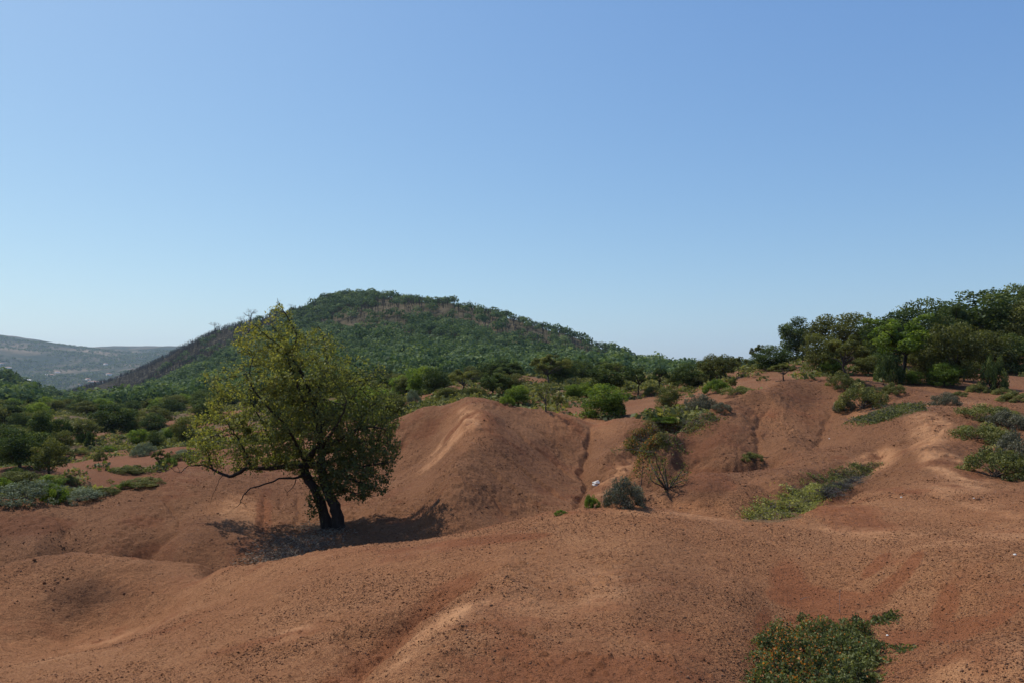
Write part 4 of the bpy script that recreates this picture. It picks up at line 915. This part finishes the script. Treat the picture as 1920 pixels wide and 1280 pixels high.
# ------------------------------------------------------------------ the big wild pear tree
def hero():
    g = np.random.default_rng(71)
    base = hit(612, 990); Y0 = base[1]; print('hero at', base)
    def pt(px, py, dy=0.0):
        a, b = ray(px, py); Y = Y0 + dy; return np.array([a * Y, Y, EYE + b * Y])
    root = empty('pear_tree', base)
    tag(root, 'large wild pear tree with dark leaning trunk and yellow-green crown between the red mounds', 'tree')
    O = np.array(base)
    zb = base[2]
    limbs = [  # (picture x, y, depth offset), radius
      ([(618,1000,0),(606,955,0),(592,922,0),(574,890,0),(570,870,.1)],[.24,.17,.16,.17,.15]),
      ([(640,1000,-.2),(630,955,-.1),(612,915,0),(602,880,0),(602,845,0),(598,800,.1),(590,760,.1),(578,725,0)],[.25,.19,.17,.16,.14,.115,.10,.085]),
      ([(572,872,0),(585,850,.1),(600,835,.1)],[.15,.12,.1]),
      ([(578,725,0),(560,690,0),(548,665,0),(556,635,-.1),(545,605,0),(528,578,0),(520,560,0)],[.085,.07,.055,.04,.028,.018,.008]),
      ([(598,790,.1),(572,755,-.3),(555,715,-.4),(540,670,-.3),(530,640,-.2),(510,610,-.3)],[.07,.06,.05,.035,.025,.01]),
      ([(548,665,0),(520,645,-.2),(495,625,-.2),(478,608,-.3)],[.04,.03,.02,.01]),
      ([(590,760,.1),(600,720,.5),(612,680,.6),(608,640,.5),(596,610,.4)],[.07,.055,.04,.025,.01]),
      ([(600,800,.1),(640,765,.3),(668,735,.4),(700,700,.3)],[.08,.06,.04,.012]),
      ([(602,845,0),(650,815,-.4),(690,800,-.6),(728,805,-.7)],[.09,.065,.045,.012]),
      ([(604,870,0),(640,860,.6),(680,850,.9),(715,850,1.0)],[.08,.06,.04,.012]),
      ([(610,890,0),(645,895,-.5),(680,905,-.7),(705,915,-.8)],[.06,.04,.03,.01]),
      ([(590,872,0),(545,872,-.2),(500,878,-.3),(468,876,-.4),(432,892,-.5),(405,882,-.5),(380,872,-.5),(352,873,-.5)],[.13,.10,.085,.075,.065,.045,.03,.016]),
      ([(352,873,-.5),(338,886,-.55),(325,879,-.55),(311,874,-.6)],[.018,.014,.010,.005]),([(338,886,-.55),(330,872,-.5),(326,866,-.5)],[.01,.006,.004]),
      ([(470,876,-.4),(462,850,-.6),(448,825,-.7),(432,800,-.7),(415,775,-.7)],[.05,.04,.032,.022,.008]),
      ([(400,882,-.5),(392,855,-.4),(385,825,-.4),(378,800,-.3)],[.035,.028,.02,.008]),
      ([(520,876,-.2),(512,840,.3),(495,800,.5),(478,765,.6),(465,735,.6)],[.06,.05,.04,.028,.01]),
      ([(575,870,0),(555,830,-.5),(530,790,-.8),(500,760,-.8),(472,725,-.8),(460,695,-.7)],[.07,.06,.05,.04,.028,.01]),
      ([(472,725,-.8),(468,700,-.8),(474,672,-.8)],[.025,.02,.008]),
      ([(552,896,-.3),(528,896,-.4),(505,905,-.5),(488,910,-.5),(470,914,-.5),(459,925,-.5),(453,934,-.5),(451,942,-.5),(441,951,-.5)],[.045,.036,.032,.03,.026,.022,.018,.014,.006]),
      ([(451,941,-.5),(458,944,-.5),(463,952,-.5),(457,946,-.5)],[.012,.009,.005,.003]),([(575,892,-.1),(562,893,-.2),(552,896,-.3)],[.07,.055,.045]),
      ([(555,898,-.3),(548,915,-.4),(538,922,-.5),(533,912,-.5)],[.02,.014,.010,.004]),([(418,890,-.5),(408,905,-.5),(400,925,-.5),(394,945,-.5)],[.014,.010,.007,.003]),
      ([(610,892,0),(648,882,-.3),(690,872,-.5),(738,866,-.5)],[.07,.05,.035,.01]),([(612,905,0),(640,915,-.5),(668,924,-.7),(704,930,-.8)],[.05,.04,.025,.008]),([(602,850,0),(650,838,.3),(700,826,.4),(746,836,.4)],[.07,.05,.035,.01]),
      ([(600,840,0),(590,810,.9),(575,770,1.2),(565,730,1.2)],[.07,.055,.04,.012]),([(600,850,0),(615,820,-.9),(640,780,-1.2),(650,750,-1.2)],[.07,.055,.035,.01]),
    ]
    seg = []; nodes = []
    for k, (p, rr) in enumerate(limbs):
        pp = np.array([pt(*q) for q in p])
        if k < 2: pp[0, 2] -= .12
        c, pts, _ = curve_pts(pp, np.array(rr) * .62, .08, .009, g); seg.append(chain(pts, _ * (1 if k > 1 else np.linspace(1.15, 1, len(_))), 11 if k < 3 else 7, .07 if k < 3 else .04, g))
        if k not in (0, 12, 13, 19, 20, 21, 22, 23): nodes += [(q, r_) for q, r_ in zip(pts, _) if q[2] > zb + 1.0]
    sc_ = Y0 / F
    ell = [(572,735,118,118,0,1.9,1.0),(525,655,72,62,0,1.1,.85),(524,592,26,34,0,.35,.45),(682,780,72,92,.2,1.5,1.3),(640,850,74,48,.1,1.3,1.5),(700,720,36,48,.2,.8,.9),(438,805,78,72,-.4,1.3,.7),(396,858,42,24,-.4,.7,.45),
           (680,886,58,54,-.2,1.2,1.4),(640,915,46,26,-.3,.8,1.0),(432,728,56,52,-.5,.9,.95),(520,842,84,44,0,1.4,1.0),(555,872,50,26,.3,.9,.9),(470,862,52,24,-.3,.7,.8),(600,885,40,34,.5,.8,.9),(655,708,44,44,.3,.9,.6),(580,640,30,34,.2,.5,.45),(470,640,34,40,-.3,.5,.55),(612,905,40,30,.2,.7,.7),(722,838,36,46,0,.9,1.8),(372,828,24,38,-.3,.5,.5)]
    att = []
    for cx, cy, rx, ry, dy, rd, dens in ell:
        n = int(2.1 * dens * (rx * sc_) * (ry * sc_) * rd * 4.19 * 30) + 30
        u = norm(g.normal(size=(n, 3))) * (g.random((n, 1)) ** (1 / 2.2))
        c = pt(cx, cy, dy); att.append(c + u * np.array([rx * sc_, rd, ry * sc_]))
    att = np.concatenate(att)
    keep = fbm(att[:, 0] * 1.6 + 5, att[:, 2] * 1.6 + att[:, 1] * .7, 3, 77) > -.22
    keep |= (att[:, 0] > pt(615, 800)[0]) & (att[:, 2] < pt(615, 745)[2])
    att = att[keep]; att = att[att[:, 2] > zb + .45 + .5 * (att[:, 0] < O[0])]
    # space colonisation from the limbs
    P_ = np.array([q for q, _ in nodes]); par = [-1] * len(P_); n0 = len(P_)
    best = np.full(len(att), 1e9); bi = np.zeros(len(att), int); alive = np.ones(len(att), bool)
    def upd(i0):
        nonlocal best, bi
        for s in range(i0, len(P_), 500):
            d = np.linalg.norm(att[:, None] - P_[None, s:s + 500], axis=2); j = d.argmin(1); dm = d[np.arange(len(att)), j]
            m = dm < best; best = np.where(m, dm, best); bi = np.where(m, j + s, bi)
    upd(0); STEP = .075
    for it in range(130):
        alive &= best > .095
        idx = np.where(alive & (best < 2.2))[0]
        if len(idx) == 0: break
        dirs = {}
        for i in idx: dirs.setdefault(bi[i], []).append(i)
        new = []
        for k, L in dirs.items():
            d = norm(att[L] - P_[k]).mean(0); d = d / (np.linalg.norm(d) + 1e-9) + g.normal(size=3) * .12
            q = P_[k] + d / np.linalg.norm(d) * STEP
            new.append(q); par.append(k)
        i0 = len(P_); P_ = np.concatenate([P_, np.array(new)]); upd(i0)
        if len(P_) > 14000: break
    par = np.array(par); N_ = len(P_); w_ = np.ones(N_)
    cnt = np.zeros(N_)
    for i in range(N_ - 1, n0 - 1, -1):
        cnt[i] = max(cnt[i], 1)
        if par[i] >= 0: cnt[par[i]] += cnt[i]
    rad = .0034 * np.maximum(cnt, 1) ** .44
    k = np.arange(n0, N_)
    sg = np.concatenate([P_[par[k]], P_[k], np.minimum(rad[par[k]], rad[k] * 1.3)[:, None], rad[k][:, None]], 1)
    print('hero nodes', N_, 'attractors', len(att), 'left', alive.sum())
    big = rad[k] > .012
    co, f = join(seg); trunk = mesh_from('trunk', co - O, f, M_BARK, smooth=True, parent=root)
    co, f = tubes(sg, 4); br = mesh_from('branches', co - O, f, M_BARK, parent=root)
    # leaves sit along the thin shoots
    thin = k[(rad[k] < .010)]
    n = 86000; pick = thin[g.integers(0, len(thin), n)]
    c = P_[pick] + g.normal(size=(n, 3)) * .055
    cc = np.array(pt(575, 780)); out = norm(c - cc)
    kk = fbm(c[:, 0] * 1.3, c[:, 2] * 1.3 + c[:, 1], 3, 78)
    kk2 = fbm(c[:, 0] * 3.2 + 9, c[:, 2] * 3.2 + c[:, 1] * 2, 3, 80)
    drop = ((kk < -.14) & (g.random(n) < .6)) | ((kk2 < -.05) & (g.random(n) < .7)); drop &= ~((c[:, 0] > pt(610, 800)[0]) & (c[:, 2] < pt(615, 760)[2]) & (g.random(n) < .35)); c = c[~drop]; out = out[~drop]; n = len(c)
    co, f = leaves(c, .042, out, .5, 1.55, g)
    # backlit glow painted into upper-left leaves, shade into those low and right
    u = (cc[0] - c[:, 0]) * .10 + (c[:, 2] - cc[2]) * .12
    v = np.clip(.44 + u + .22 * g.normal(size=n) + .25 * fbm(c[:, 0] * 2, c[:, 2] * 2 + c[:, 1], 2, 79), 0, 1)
    mesh_from('foliage', co - O, f, M_LEAF_PEAR, np.repeat(v, 4), parent=root)
    # sprouts at the trunk foot
    c = np.concatenate([pt(588, 925 + 6 * q, -.2)[None] + g.normal(size=(32, 3)) * .10 for q in range(8)]); co, f = leaves(c, .05, None, r=g)
    tag(mesh_from('basal_shoots', co - O, f, M_OLIVE, np.repeat(g.random(len(c)) * .5, 4), parent=root), kind='stuff')
    # dry leaf and twig litter under the crown
    n = 3000; pl = [(520,1045),(555,1015),(590,992),(615,1000),(580,1025),(555,1035),(535,1045),(600,1018),(500,1049),(470,1056)]
    ctr = np.array([hit(a, b)[:2] for a, b in pl if hit(a, b)]); k = g.choice(len(ctr), n, p=np.array([3,3,3,2,2,2,2,1,1,.5][:len(ctr)]) / sum([3,3,3,2,2,2,2,1,1,.5][:len(ctr)]))
    xy = ctr[k] + g.normal(size=(n, 2)) * .30; z = height(xy[:, 0], xy[:, 1])
    a = g.uniform(0, 6.28, n); L = g.uniform(.03, .11, n)
    p0 = np.stack([xy[:, 0], xy[:, 1], z + g.uniform(.0, .05, n)], -1); p1 = p0 + np.stack([np.cos(a) * L, np.sin(a) * L, g.uniform(-.01, .05, n)], -1)
    co, f = tubes(np.concatenate([p0, p1, np.full((n, 1), .006), np.full((n, 1), .004)], 1), 3)
    tag(mesh_from('twig_litter', co, f, M_STRAW, np.repeat(g.random(n), 6)), 'pale dry twigs and leaf litter lying under the pear tree', 'litter', kind='stuff')
# ------------------------------------------------------------------ scrub patches, single near plants, rock, clods
def in_poly_pts(poly, n, g):
    p = np.array(poly); lo = p.min(0); hi = p.max(0); out = []
    while len(out) < n:
        q = g.uniform(lo, hi)
        if inpoly(np.array([q[0]]), np.array([q[1]]), poly)[0]:
            h = hit(*q)
            if h: out.append(h[:2])
    return np.array(out)
def patch(name, poly, n_seed, n_leaf, h, spread, size, leafm, label, cat, seed, twigm=None, n_tw=300, extra=None):
    g = np.random.default_rng(seed); s = in_poly_pts(poly, n_seed, g); k = g.integers(0, n_seed, n_leaf)
    s = s + g.normal(size=s.shape) * spread * .9; hs = g.uniform(.3, 1.35, n_seed)
    d = g.normal(size=(n_leaf, 2)) * (spread * g.uniform(.5, 1.6, n_seed)[k])[:, None]; xy = s[k] + d
    top = h * hs[k] * np.exp(-(d ** 2).sum(1) / (2 * (spread * 1.2) ** 2))
    z = height(xy[:, 0], xy[:, 1]) + top * g.random(n_leaf) ** .55
    c = np.stack([xy[:, 0], xy[:, 1], z], -1); ctr = s.mean(0); O = np.array([ctr[0], ctr[1], height(ctr[:1], ctr[1:2])[0]])
    root = empty(name, O); tag(root, label, cat, 'low creeping scrub patches on the red soil')
    co, f = leaves(c, size, None, r=g, up=.6)
    v = np.clip(.45 + .22 * g.normal(size=n_seed)[k] + .15 * g.normal(size=n_leaf), 0, 1)
    mesh_from('foliage', co - O, f, leafm, np.repeat(v, 4), parent=root)
    k = g.integers(0, n_seed, n_tw); p0 = np.concatenate([s[k], height(s[k][:, 0], s[k][:, 1])[:, None]], 1)
    e = g.normal(size=(n_tw, 3)) * np.array([spread, spread, 0]) * 1.2 + np.array([0, 0, 1.]) * (h * hs[k] * g.uniform(.6, 1.25, n_tw))[:, None]
    mid = p0 + e * np.array([.6, .6, .45]); r0 = size * .09
    sg = np.concatenate([np.concatenate([p0, mid, np.full((n_tw, 1), r0), np.full((n_tw, 1), r0 * .8)], 1), np.concatenate([mid, p0 + e, np.full((n_tw, 1), r0 * .8), np.full((n_tw, 1), r0 * .4)], 1)])
    co, f = tubes(sg, 3); mesh_from('stems', co - O, f, twigm or M_DRY, parent=root)
    if extra:
        m2, n2, s2, sel = extra; k = g.integers(0, n_seed, n2 * 3); d = g.normal(size=(n2 * 3, 2)) * spread; xy = s[k] + d
        px, py = project(xy[:, 0], xy[:, 1], height(xy[:, 0], xy[:, 1])); m = sel(px, py, g); xy = xy[m][:n2]; n2 = len(xy); d = d[m][:n2]; k = k[m][:n2]
        z = height(xy[:, 0], xy[:, 1]) + h * hs[k] * np.exp(-(d ** 2).sum(1) / (2 * (spread * 1.2) ** 2)) * g.uniform(.5, 1.05, n2)
        co, f = leaves(np.stack([xy[:, 0], xy[:, 1], z], -1), s2, None, aspect=1.1, r=g, up=.6)
        mesh_from('rusty_leaves', co - O, f, m2, np.repeat(g.random(n2), 4), parent=root)
    return root
def near():
    g = np.random.default_rng(81)
    # foreground creeping bush with rust coloured leaves
    patch('creeping_shrub', [(1440,1215),(1450,1195),(1485,1182),(1560,1176),(1605,1180),(1625,1198),(1640,1218),(1630,1245),(1618,1290),(1600,1330),(1440,1330),(1432,1290),(1440,1250)], 260, 46000, .115, .042, .013, M_BRIGHTN,
          'low creeping green bush with rust coloured leaves in the bottom right of the foreground', 'shrub', 82, M_BARK2, 900,
          (M_RUST, 4600, .0135, lambda px, py, g: g.random(len(px)) < .04 + .96 * np.exp(-(((px - 1480) / 70) ** 2 + ((py - 1250) / 55) ** 2))))
    # two thin runners at its edge
    patch('runner_shoot', [(1625,1172),(1660,1150),(1690,1150),(1680,1162),(1640,1182)], 14, 420, .04, .03, .018, M_BRIGHTN, 'thin leafy runner reaching right from the back of the creeping bush', 'shrub', 83, M_BARK2, 60)
    patch('runner_shoot', [(1660,1218),(1715,1210),(1718,1216),(1664,1226)], 8, 110, .03, .02, .016, M_BRIGHTN, 'short bare runner reaching right from the side of the creeping bush', 'shrub', 84, M_BARK2, 40)
    patch('scrub_patch', [(1178,846),(1185,825),(1215,805),(1245,812),(1250,830),(1215,848)], 50, 5200, .20, .12, .034, M_SCRUBR, 'reddish green scrub clump at the lower end of the gully strip', 'shrub', 85, None, 400,
          (M_RUST, 700, .035, lambda px, py, g: (px < 1230) & (g.random(len(px)) < .8)))
    patch('scrub_patch', [(1215,800),(1235,778),(1290,770),(1330,775),(1322,792),(1270,812),(1235,822)], 70, 6000, .14, .16, .036, M_SCRUB, 'olive scrub strip filling the gully below the dark grey-green cushion', 'shrub', 86, None, 600)
    patch('scrub_patch', [(1388,975),(1420,957),(1480,930),(1530,905),(1545,915),(1520,955),(1490,970),(1440,978)], 95, 8000, .08, .085, .022, M_BRIGHTN2, 'yellow-green scrub mat at the lower end of the strip along the near ridge', 'shrub', 87, None, 800)
    patch('scrub_patch', [(1530,905),(1580,880),(1620,868),(1655,872),(1620,892),(1575,915),(1545,922)], 52, 3800, .08, .085, .022, M_SCRUB, 'grey-green scrub mat at the upper end of the strip along the near ridge', 'shrub', 88, M_BARK2, 900)
    patch('dry_scrub', [(1540,925),(1590,900),(1615,890),(1600,905),(1550,930)], 26, 900, .08, .08, .020, M_GREY, 'grey leafless scrub along the lower edge of the ridge strip', 'shrub', 89, M_GREYTW, 1500)
    patch('scrub_patch', [(1595,788),(1640,776),(1700,757),(1728,764),(1700,776),(1640,792)], 50, 4200, .13, .14, .036, M_SCRUB, 'long grey-green scrub strip below the large olive cushion', 'shrub', 90, None, 500)
    # upright green stems with a long arching dry shoot
    b = np.array(hit(1252, 918)); Y0 = b[1]
    def pt(px, py, dy=0.0):
        a, c = ray(px, py); return np.array([a * (Y0 + dy), Y0 + dy, EYE + c * (Y0 + dy)])
    root = empty('thorn_shrub', b); tag(root, 'upright thin-stemmed green shrub with one long arching shoot beside the dark cushion', 'shrub', G_S)
    seg = []; lc = []
    for p in ([(1250,918),(1240,888),(1232,868),(1226,848),(1205,846),(1180,842),(1150,843)], [(1248,918),(1230,890),(1220,868),(1217,862)], [(1252,918),(1246,890),(1242,866),(1240,860)], [(1254,916),(1248,885),(1247,864),(1246,860)],
              [(1252,918),(1236,896),(1228,872)], [(1255,916),(1262,900),(1275,892),(1290,885)], [(1256,914),(1268,898),(1280,880),(1285,868)], [(1250,916),(1225,902),(1219,890)], [(1255,918),(1240,905),(1226,896)], [(1256,912),(1272,903),(1290,900)]):
        pp = np.array([pt(q[0], q[1], g.normal() * .15 if i else 0) for i, q in enumerate(p)]); c, cc, _ = curve_pts(pp, np.linspace(.013, .005, len(pp)), .06, .006, g); seg.append(c)
        for q in cc[len(cc) // 5:]: lc += [q + g.normal(size=3) * .035 for _ in range(7 if q[2] > b[2] + .1 else 4)]
    co, f = tubes(np.concatenate(seg), 5); mesh_from('stems', co - b, f, M_BARK2, parent=root)
    co, f = leaves(np.array(lc), .022, None, r=g); mesh_from('foliage', co - b, f, M_OLIVE, np.repeat(g.random(len(lc)) * .8, 4), parent=root)
    b2 = np.array(hit(1196, 920)); Y0 = b2[1]; c, cc, _ = curve_pts([pt(1196, 920), pt(1202, 908), pt(1204, 890), pt(1206, 864)], [.014, .012, .010, .006], .08, .004, g)
    co, f = tubes(c, 6); o = mesh_from('dry_stalk', co, f, M_BARK2); tag(o, 'single leafless upright stalk between the dark cushion and the green stems', 'stalk')
    # white rock in the gully
    b = np.array(hit(1118, 908)); import bmesh as bm_
    bm = bm_.new(); bm_.ops.create_icosphere(bm, subdivisions=4, radius=1)
    for v in bm.verts:
        p = v.co; n = .30 * math.sin(p.x * 3.1 + 1) * math.cos(p.y * 2.7) + .16 * math.sin(p.z * 6 + p.x * 4) + .05 * math.sin(p.x * 13 + p.y * 9)
        p *= 1 + n
        for q in (Vector((.5, -.6, .6)), Vector((-.7, -.3, .6)), Vector((.1, .2, 1))):
            q.normalize(); dd = p.dot(q) - .72
            if dd > 0: p -= q * dd * .85
        v.co = Vector((p.x * .135, p.y * .09, p.z * .085))
    me = bpy.data.meshes.new('white_rock'); bm.to_mesh(me); bm.free(); o = bpy.data.objects.new('white_rock', me); C.objects.link(o); me.materials.append(M_ROCK)
    o.location = b + np.array([0, 0, .05]); o.rotation_euler = (.1, -.35, .3); tag(o, 'white angular rock lying at the bottom of the gully', 'rock')
    for i, (px, py, s, lb) in enumerate([(1903,1040,.013,'small white stone near the right edge of the foreground'),(1690,932,.014,'tiny white stone on the near ridge below the ridge scrub strip'),(1826,934,.013,'tiny white stone on the path ridge'),(1555,822,.02,'tiny pale stone below the straight rill on the right mound'),(1664,1191,.009,'tiny white stone beside the creeping bush')]):
        h = hit(px, py)
        bm = bm_.new(); bm_.ops.create_icosphere(bm, subdivisions=2, radius=1)
        for v in bm.verts: v.co = v.co * (1 + .25 * math.sin(v.co.x * 4 + i) * math.cos(v.co.y * 5 + i)) * s; v.co.z *= .7
        me = bpy.data.meshes.new('stone'); bm.to_mesh(me); bm.free(); o = bpy.data.objects.new('stone', me); C.objects.link(o); me.materials.append(M_ROCK); o.location = (h[0], h[1], h[2] + s * .3)
        tag(o, lb, 'stone', 'small white stones on the red soil')
    # dry straws standing by the bush
    h = np.array(hit(1575, 1152)); c, _, _ = curve_pts([h, h + np.array([0, 0, .09]), h + np.array([.004, 0, .20])], [.0022, .002, .0025], .04, .0008, g)
    co, f = tubes(c, 5); tag(mesh_from('dry_straw', co, f, M_DRY), 'single pale straw standing upright behind the creeping bush', 'straw')
    h = np.array(hit(1500, 1125)); h2 = np.array(hit(1518, 1120)); c, _, _ = curve_pts([h + [0, 0, .008], (h + h2) / 2 + [0, 0, .014], h2 + [0, 0, .008]], [.002, .002, .001], .03, .001, g)
    co, f = tubes(c, 5); tag(mesh_from('dry_straw', co, f, M_DRY), 'bent pale straw lying on the red wash behind the creeping bush', 'straw')
    h = np.array(hit(1425, 860)); c, _, _ = curve_pts([h + [0, 0, .03], h + [.15, 0, .06], h + [.5, -.05, .05]], [.012, .010, .004], .06, .006, g)
    co, f = tubes(c, 5); tag(mesh_from('dead_twig', co, f, M_BARK2), 'dead twig lying beside the tuft at the foot of the curved rill', 'twig')
    # crumbs of soil
    n = 620000; th = g.uniform(R(-37), R(37), n); r = np.exp(g.uniform(math.log(3.2), math.log(34), n)); x = r * np.sin(th); y = r * np.cos(th)
    dn = fbm(x * .8, y * .8, 4, 91) + .5 * fbm(x * 3, y * 3, 2, 92)
    zz = height(x, y); zn = zone_near(x, y, zz)
    m = g.random(n) < np.clip(.45 + 1.6 * dn, .05, 1) * (1 - .75 * zn[:, 1]) * (1 - .6 * zn[:, 0]) * (1 - zn[:, 2]); x, y, r, zz = x[m], y[m], r[m], zz[m]; n = len(x); print('clods', n)
    z = zz + micro(x, y); s = (g.lognormal(-5.62, .5, n)) * np.clip(.75 + r * .035, 0, 1.9); s = np.minimum(s, .011 + .0009 * r)
    # bigger aggregates lie in clusters on the slopes farther off
    big_ = (r > 12.5) & (fbm(x * 1.7, y * 1.7, 3, 93) > .05) & (g.random(n) < .5); s = np.where(big_, s * 2.0, s)
    oc = np.array([[1,0,0],[0,1,0],[-1,0,0],[0,-1,0],[0,0,1],[0,0,-1.]]); of = np.array([[0,1,4],[1,2,4],[2,3,4],[3,0,4],[1,0,5],[2,1,5],[3,2,5],[0,3,5]])
    co = oc[None] * g.uniform(.55, 1.25, (n, 6, 1)) * s[:, None, None]; a = g.uniform(0, 6.28, n); ca, sa = np.cos(a)[:, None], np.sin(a)[:, None]
    co = np.stack([co[..., 0] * ca - co[..., 1] * sa, co[..., 0] * sa + co[..., 1] * ca, co[..., 2] * .75], -1) + np.stack([x, y, z + s * .15], -1)[:, None]
    f = of[None] + (np.arange(n) * 6)[:, None, None]
    tag(mesh_from('soil_clods', co.reshape(-1, 3), f.reshape(-1, 3), M_CLOD, np.repeat(g.random(n), 6)), 'dark red-brown crumbs of soil scattered over the bare mounds', 'soil crumbs', kind='stuff')
def far_bits():
    g = np.random.default_rng(95)
    for px, py, h, lb in [(470,592,22,'lone burnt tree with a broad bare crown on the left skyline of the hill'),(404,618,16,'small burnt tree lowest on the left skyline of the hill'),(548,578,14,'burnt tree on the skyline right of the broad bare crown'),
                          (452,602,12,'low burnt tree left of the broad bare crown on the skyline'),(852,572,16,'dark tree standing out on the right skyline of the hilltop'),(992,612,14,'lone dark tree standing out on the right slope skyline'),(612,560,14,'burnt tree at the left shoulder of the hilltop')]:
        q = None
        for dyy in range(0, 30, 2):
            q = hit(px, py + dyy, ymin=300)
            if q and q[1] < 1500: break
        if q and q[1] < 1500: place('bare3' if 'dark' not in lb else 'bare2', 'bare_tree', 0, 0, h * 1.0, h + 3, lb, 'tree', 'lone trees on the hill skyline', loc=q)
    ORD = ['first', 'second', 'third', 'fourth', 'fifth', 'sixth', 'seventh', 'eighth', 'ninth', 'tenth', 'eleventh', 'twelfth', 'thirteenth', 'last']
    for i, (px, py) in enumerate(sorted([(198,683),(2,683),(16,690),(108,698),(165,712),(172,717),(182,718),(188,717),(204,703),(150,722),(60,705),(228,708),(95,705),(40,716)])):
        q = hit(px, py, ymin=1500, ymax=7000)
        if not q: continue
        s = g.uniform(.8, 1.4); L, W, Hh = 9 * s, 6 * s, 4.2 * s
        root = empty('house', q, g.uniform(0, 3)); tag(root, 'tiny pale house, %s from the left among those on the hazy far hillside' % ORD[i], 'house', 'houses on the far hillside')
        co = [(-L,-W,-3),(L,-W,-3),(L,W,-3),(-L,W,-3),(-L,-W,Hh),(L,-W,Hh),(L,W,Hh),(-L,W,Hh)]
        mesh_from('wall', np.array(co), [[0,1,5,4],[1,2,6,5],[2,3,7,6],[3,0,4,7],[4,5,6,7]], M_WALL, parent=root)
        co = [(-L-.5,-W-.5,Hh+.05),(L+.5,-W-.5,Hh+.05),(L+.5,W+.5,Hh+.05),(-L-.5,W+.5,Hh+.05),(-L-.5,0,Hh+2.4*s),(L+.5,0,Hh+2.4*s)]
        mesh_from('roof', np.array(co), [[0,1,5,4],[2,3,4,5],[3,0,4,4],[1,2,5,5]], M_ROOF, parent=root)
    # pale track on the far slope
    pts = [hit(px, py, ymin=1500, ymax=7000) for px, py in [(38,728),(48,720),(54,712),(64,707),(78,703),(96,702)]]; pts = np.array([p for p in pts if p])
    c, cc, _ = curve_pts(pts, np.ones(len(pts)), 25, 0, g); d = norm(np.gradient(cc, axis=0)); nrm = norm(np.stack([-d[:, 1], d[:, 0], 0 * d[:, 0]], -1)) * 7
    a, b = cc - nrm, cc + nrm; a[:, 2] = height(a[:, 0], a[:, 1]) + 2.5; b[:, 2] = height(b[:, 0], b[:, 1]) + 2.5
    n = len(cc); co = np.concatenate([a, b]); f = [[i, i + 1, n + i + 1, n + i] for i in range(n - 1)]
    tag(mesh_from('dirt_track', co, f, M_WALL), kind='structure')
def flatmat(name, c, c2, scale):
    m, nt, out = newmat(name); tc = N(nt, 'ShaderNodeTexCoord'); no = N(nt, 'ShaderNodeTexNoise', i_Scale=float(scale), i_Detail=5.0); nt.links.new(tc.outputs['Object'], no.inputs['Vector'])
    p = N(nt, 'ShaderNodeBsdfPrincipled', i_Roughness=.85); nt.links.new(ramp(nt, no.outputs[0], [(.35, c), (.65, c2)]), p.inputs['Base Color'])
    b = N(nt, 'ShaderNodeBump', i_Strength=.5, i_Distance=.01); nt.links.new(no.outputs[0], b.inputs['Height']); nt.links.new(b.outputs[0], p.inputs['Normal']); nt.links.new(p.outputs[0], out.inputs[0]); return m
M_BRIGHTN = foliage('creeping_leaf', (.036, .044, .016), (.078, .090, .028), (.15, .155, .055), .28, .05, 0)
M_BRIGHTN2 = foliage('mat_leaf', (.10, .10, .03), (.20, .20, .055), (.33, .29, .10), .30, .05, 0)
M_GREYTW = woodmat('grey_twig', (.06, .055, .055), (.14, .125, .12), 20)
M_ROCK = flatmat('white_limestone', (.50, .46, .41), (.72, .68, .62), 14)
M_WALL = flatmat('pale_plaster', (.55, .52, .47), (.75, .72, .66), .4)
M_ROOF = flatmat('clay_roof', (.30, .14, .09), (.40, .20, .13), .4)
def clodmat():
    m, nt, out = newmat('soil_crumb'); a = N(nt, 'ShaderNodeAttribute', attribute_name='v'); d = N(nt, 'ShaderNodeBsdfDiffuse', i_Roughness=.9)
    nt.links.new(ramp(nt, a.outputs['Fac'], [(0, (.13, .055, .028)), (.5, (.21, .098, .052)), (1, (.30, .155, .09))]), d.inputs[0]); nt.links.new(d.outputs[0], out.inputs[0]); return m
M_CLOD = clodmat()
import time
_t = time.time()
def lap(s):
    global _t
    print('TIME', s, round(time.time() - _t, 1)); _t = time.time()
veg_explicit(); lap('trees')
veg_fill(); lap('fill')
veg_stuff(); lap('stuff')
hero(); lap('hero')
near(); lap('near')
far_bits(); lap('far')
# ------------------------------------------------------------------ air
hm = bpy.data.materials.new('haze_air'); hm.use_nodes = True; hn = hm.node_tree
for q in list(hn.nodes): hn.nodes.remove(q)
ho = hn.nodes.new('ShaderNodeOutputMaterial'); pv = hn.nodes.new('ShaderNodeVolumePrincipled')
pv.inputs['Color'].default_value = (.62, .80, 1.0, 1); pv.inputs['Density'].default_value = 6.5e-5; pv.inputs['Anisotropy'].default_value = .3
hn.links.new(pv.outputs[0], ho.inputs['Volume'])
HB = np.array([(sx * 7700, sy * 7700, zz) for zz in (-400, 330) for sx, sy in ((-1, -1), (1, -1), (1, 1), (-1, 1))], float)
hz = mesh_from('haze', HB, [[3,2,1,0],[4,5,6,7],[0,1,5,4],[1,2,6,5],[2,3,7,6],[3,0,4,7]], hm)
tag(hz, kind='stuff')
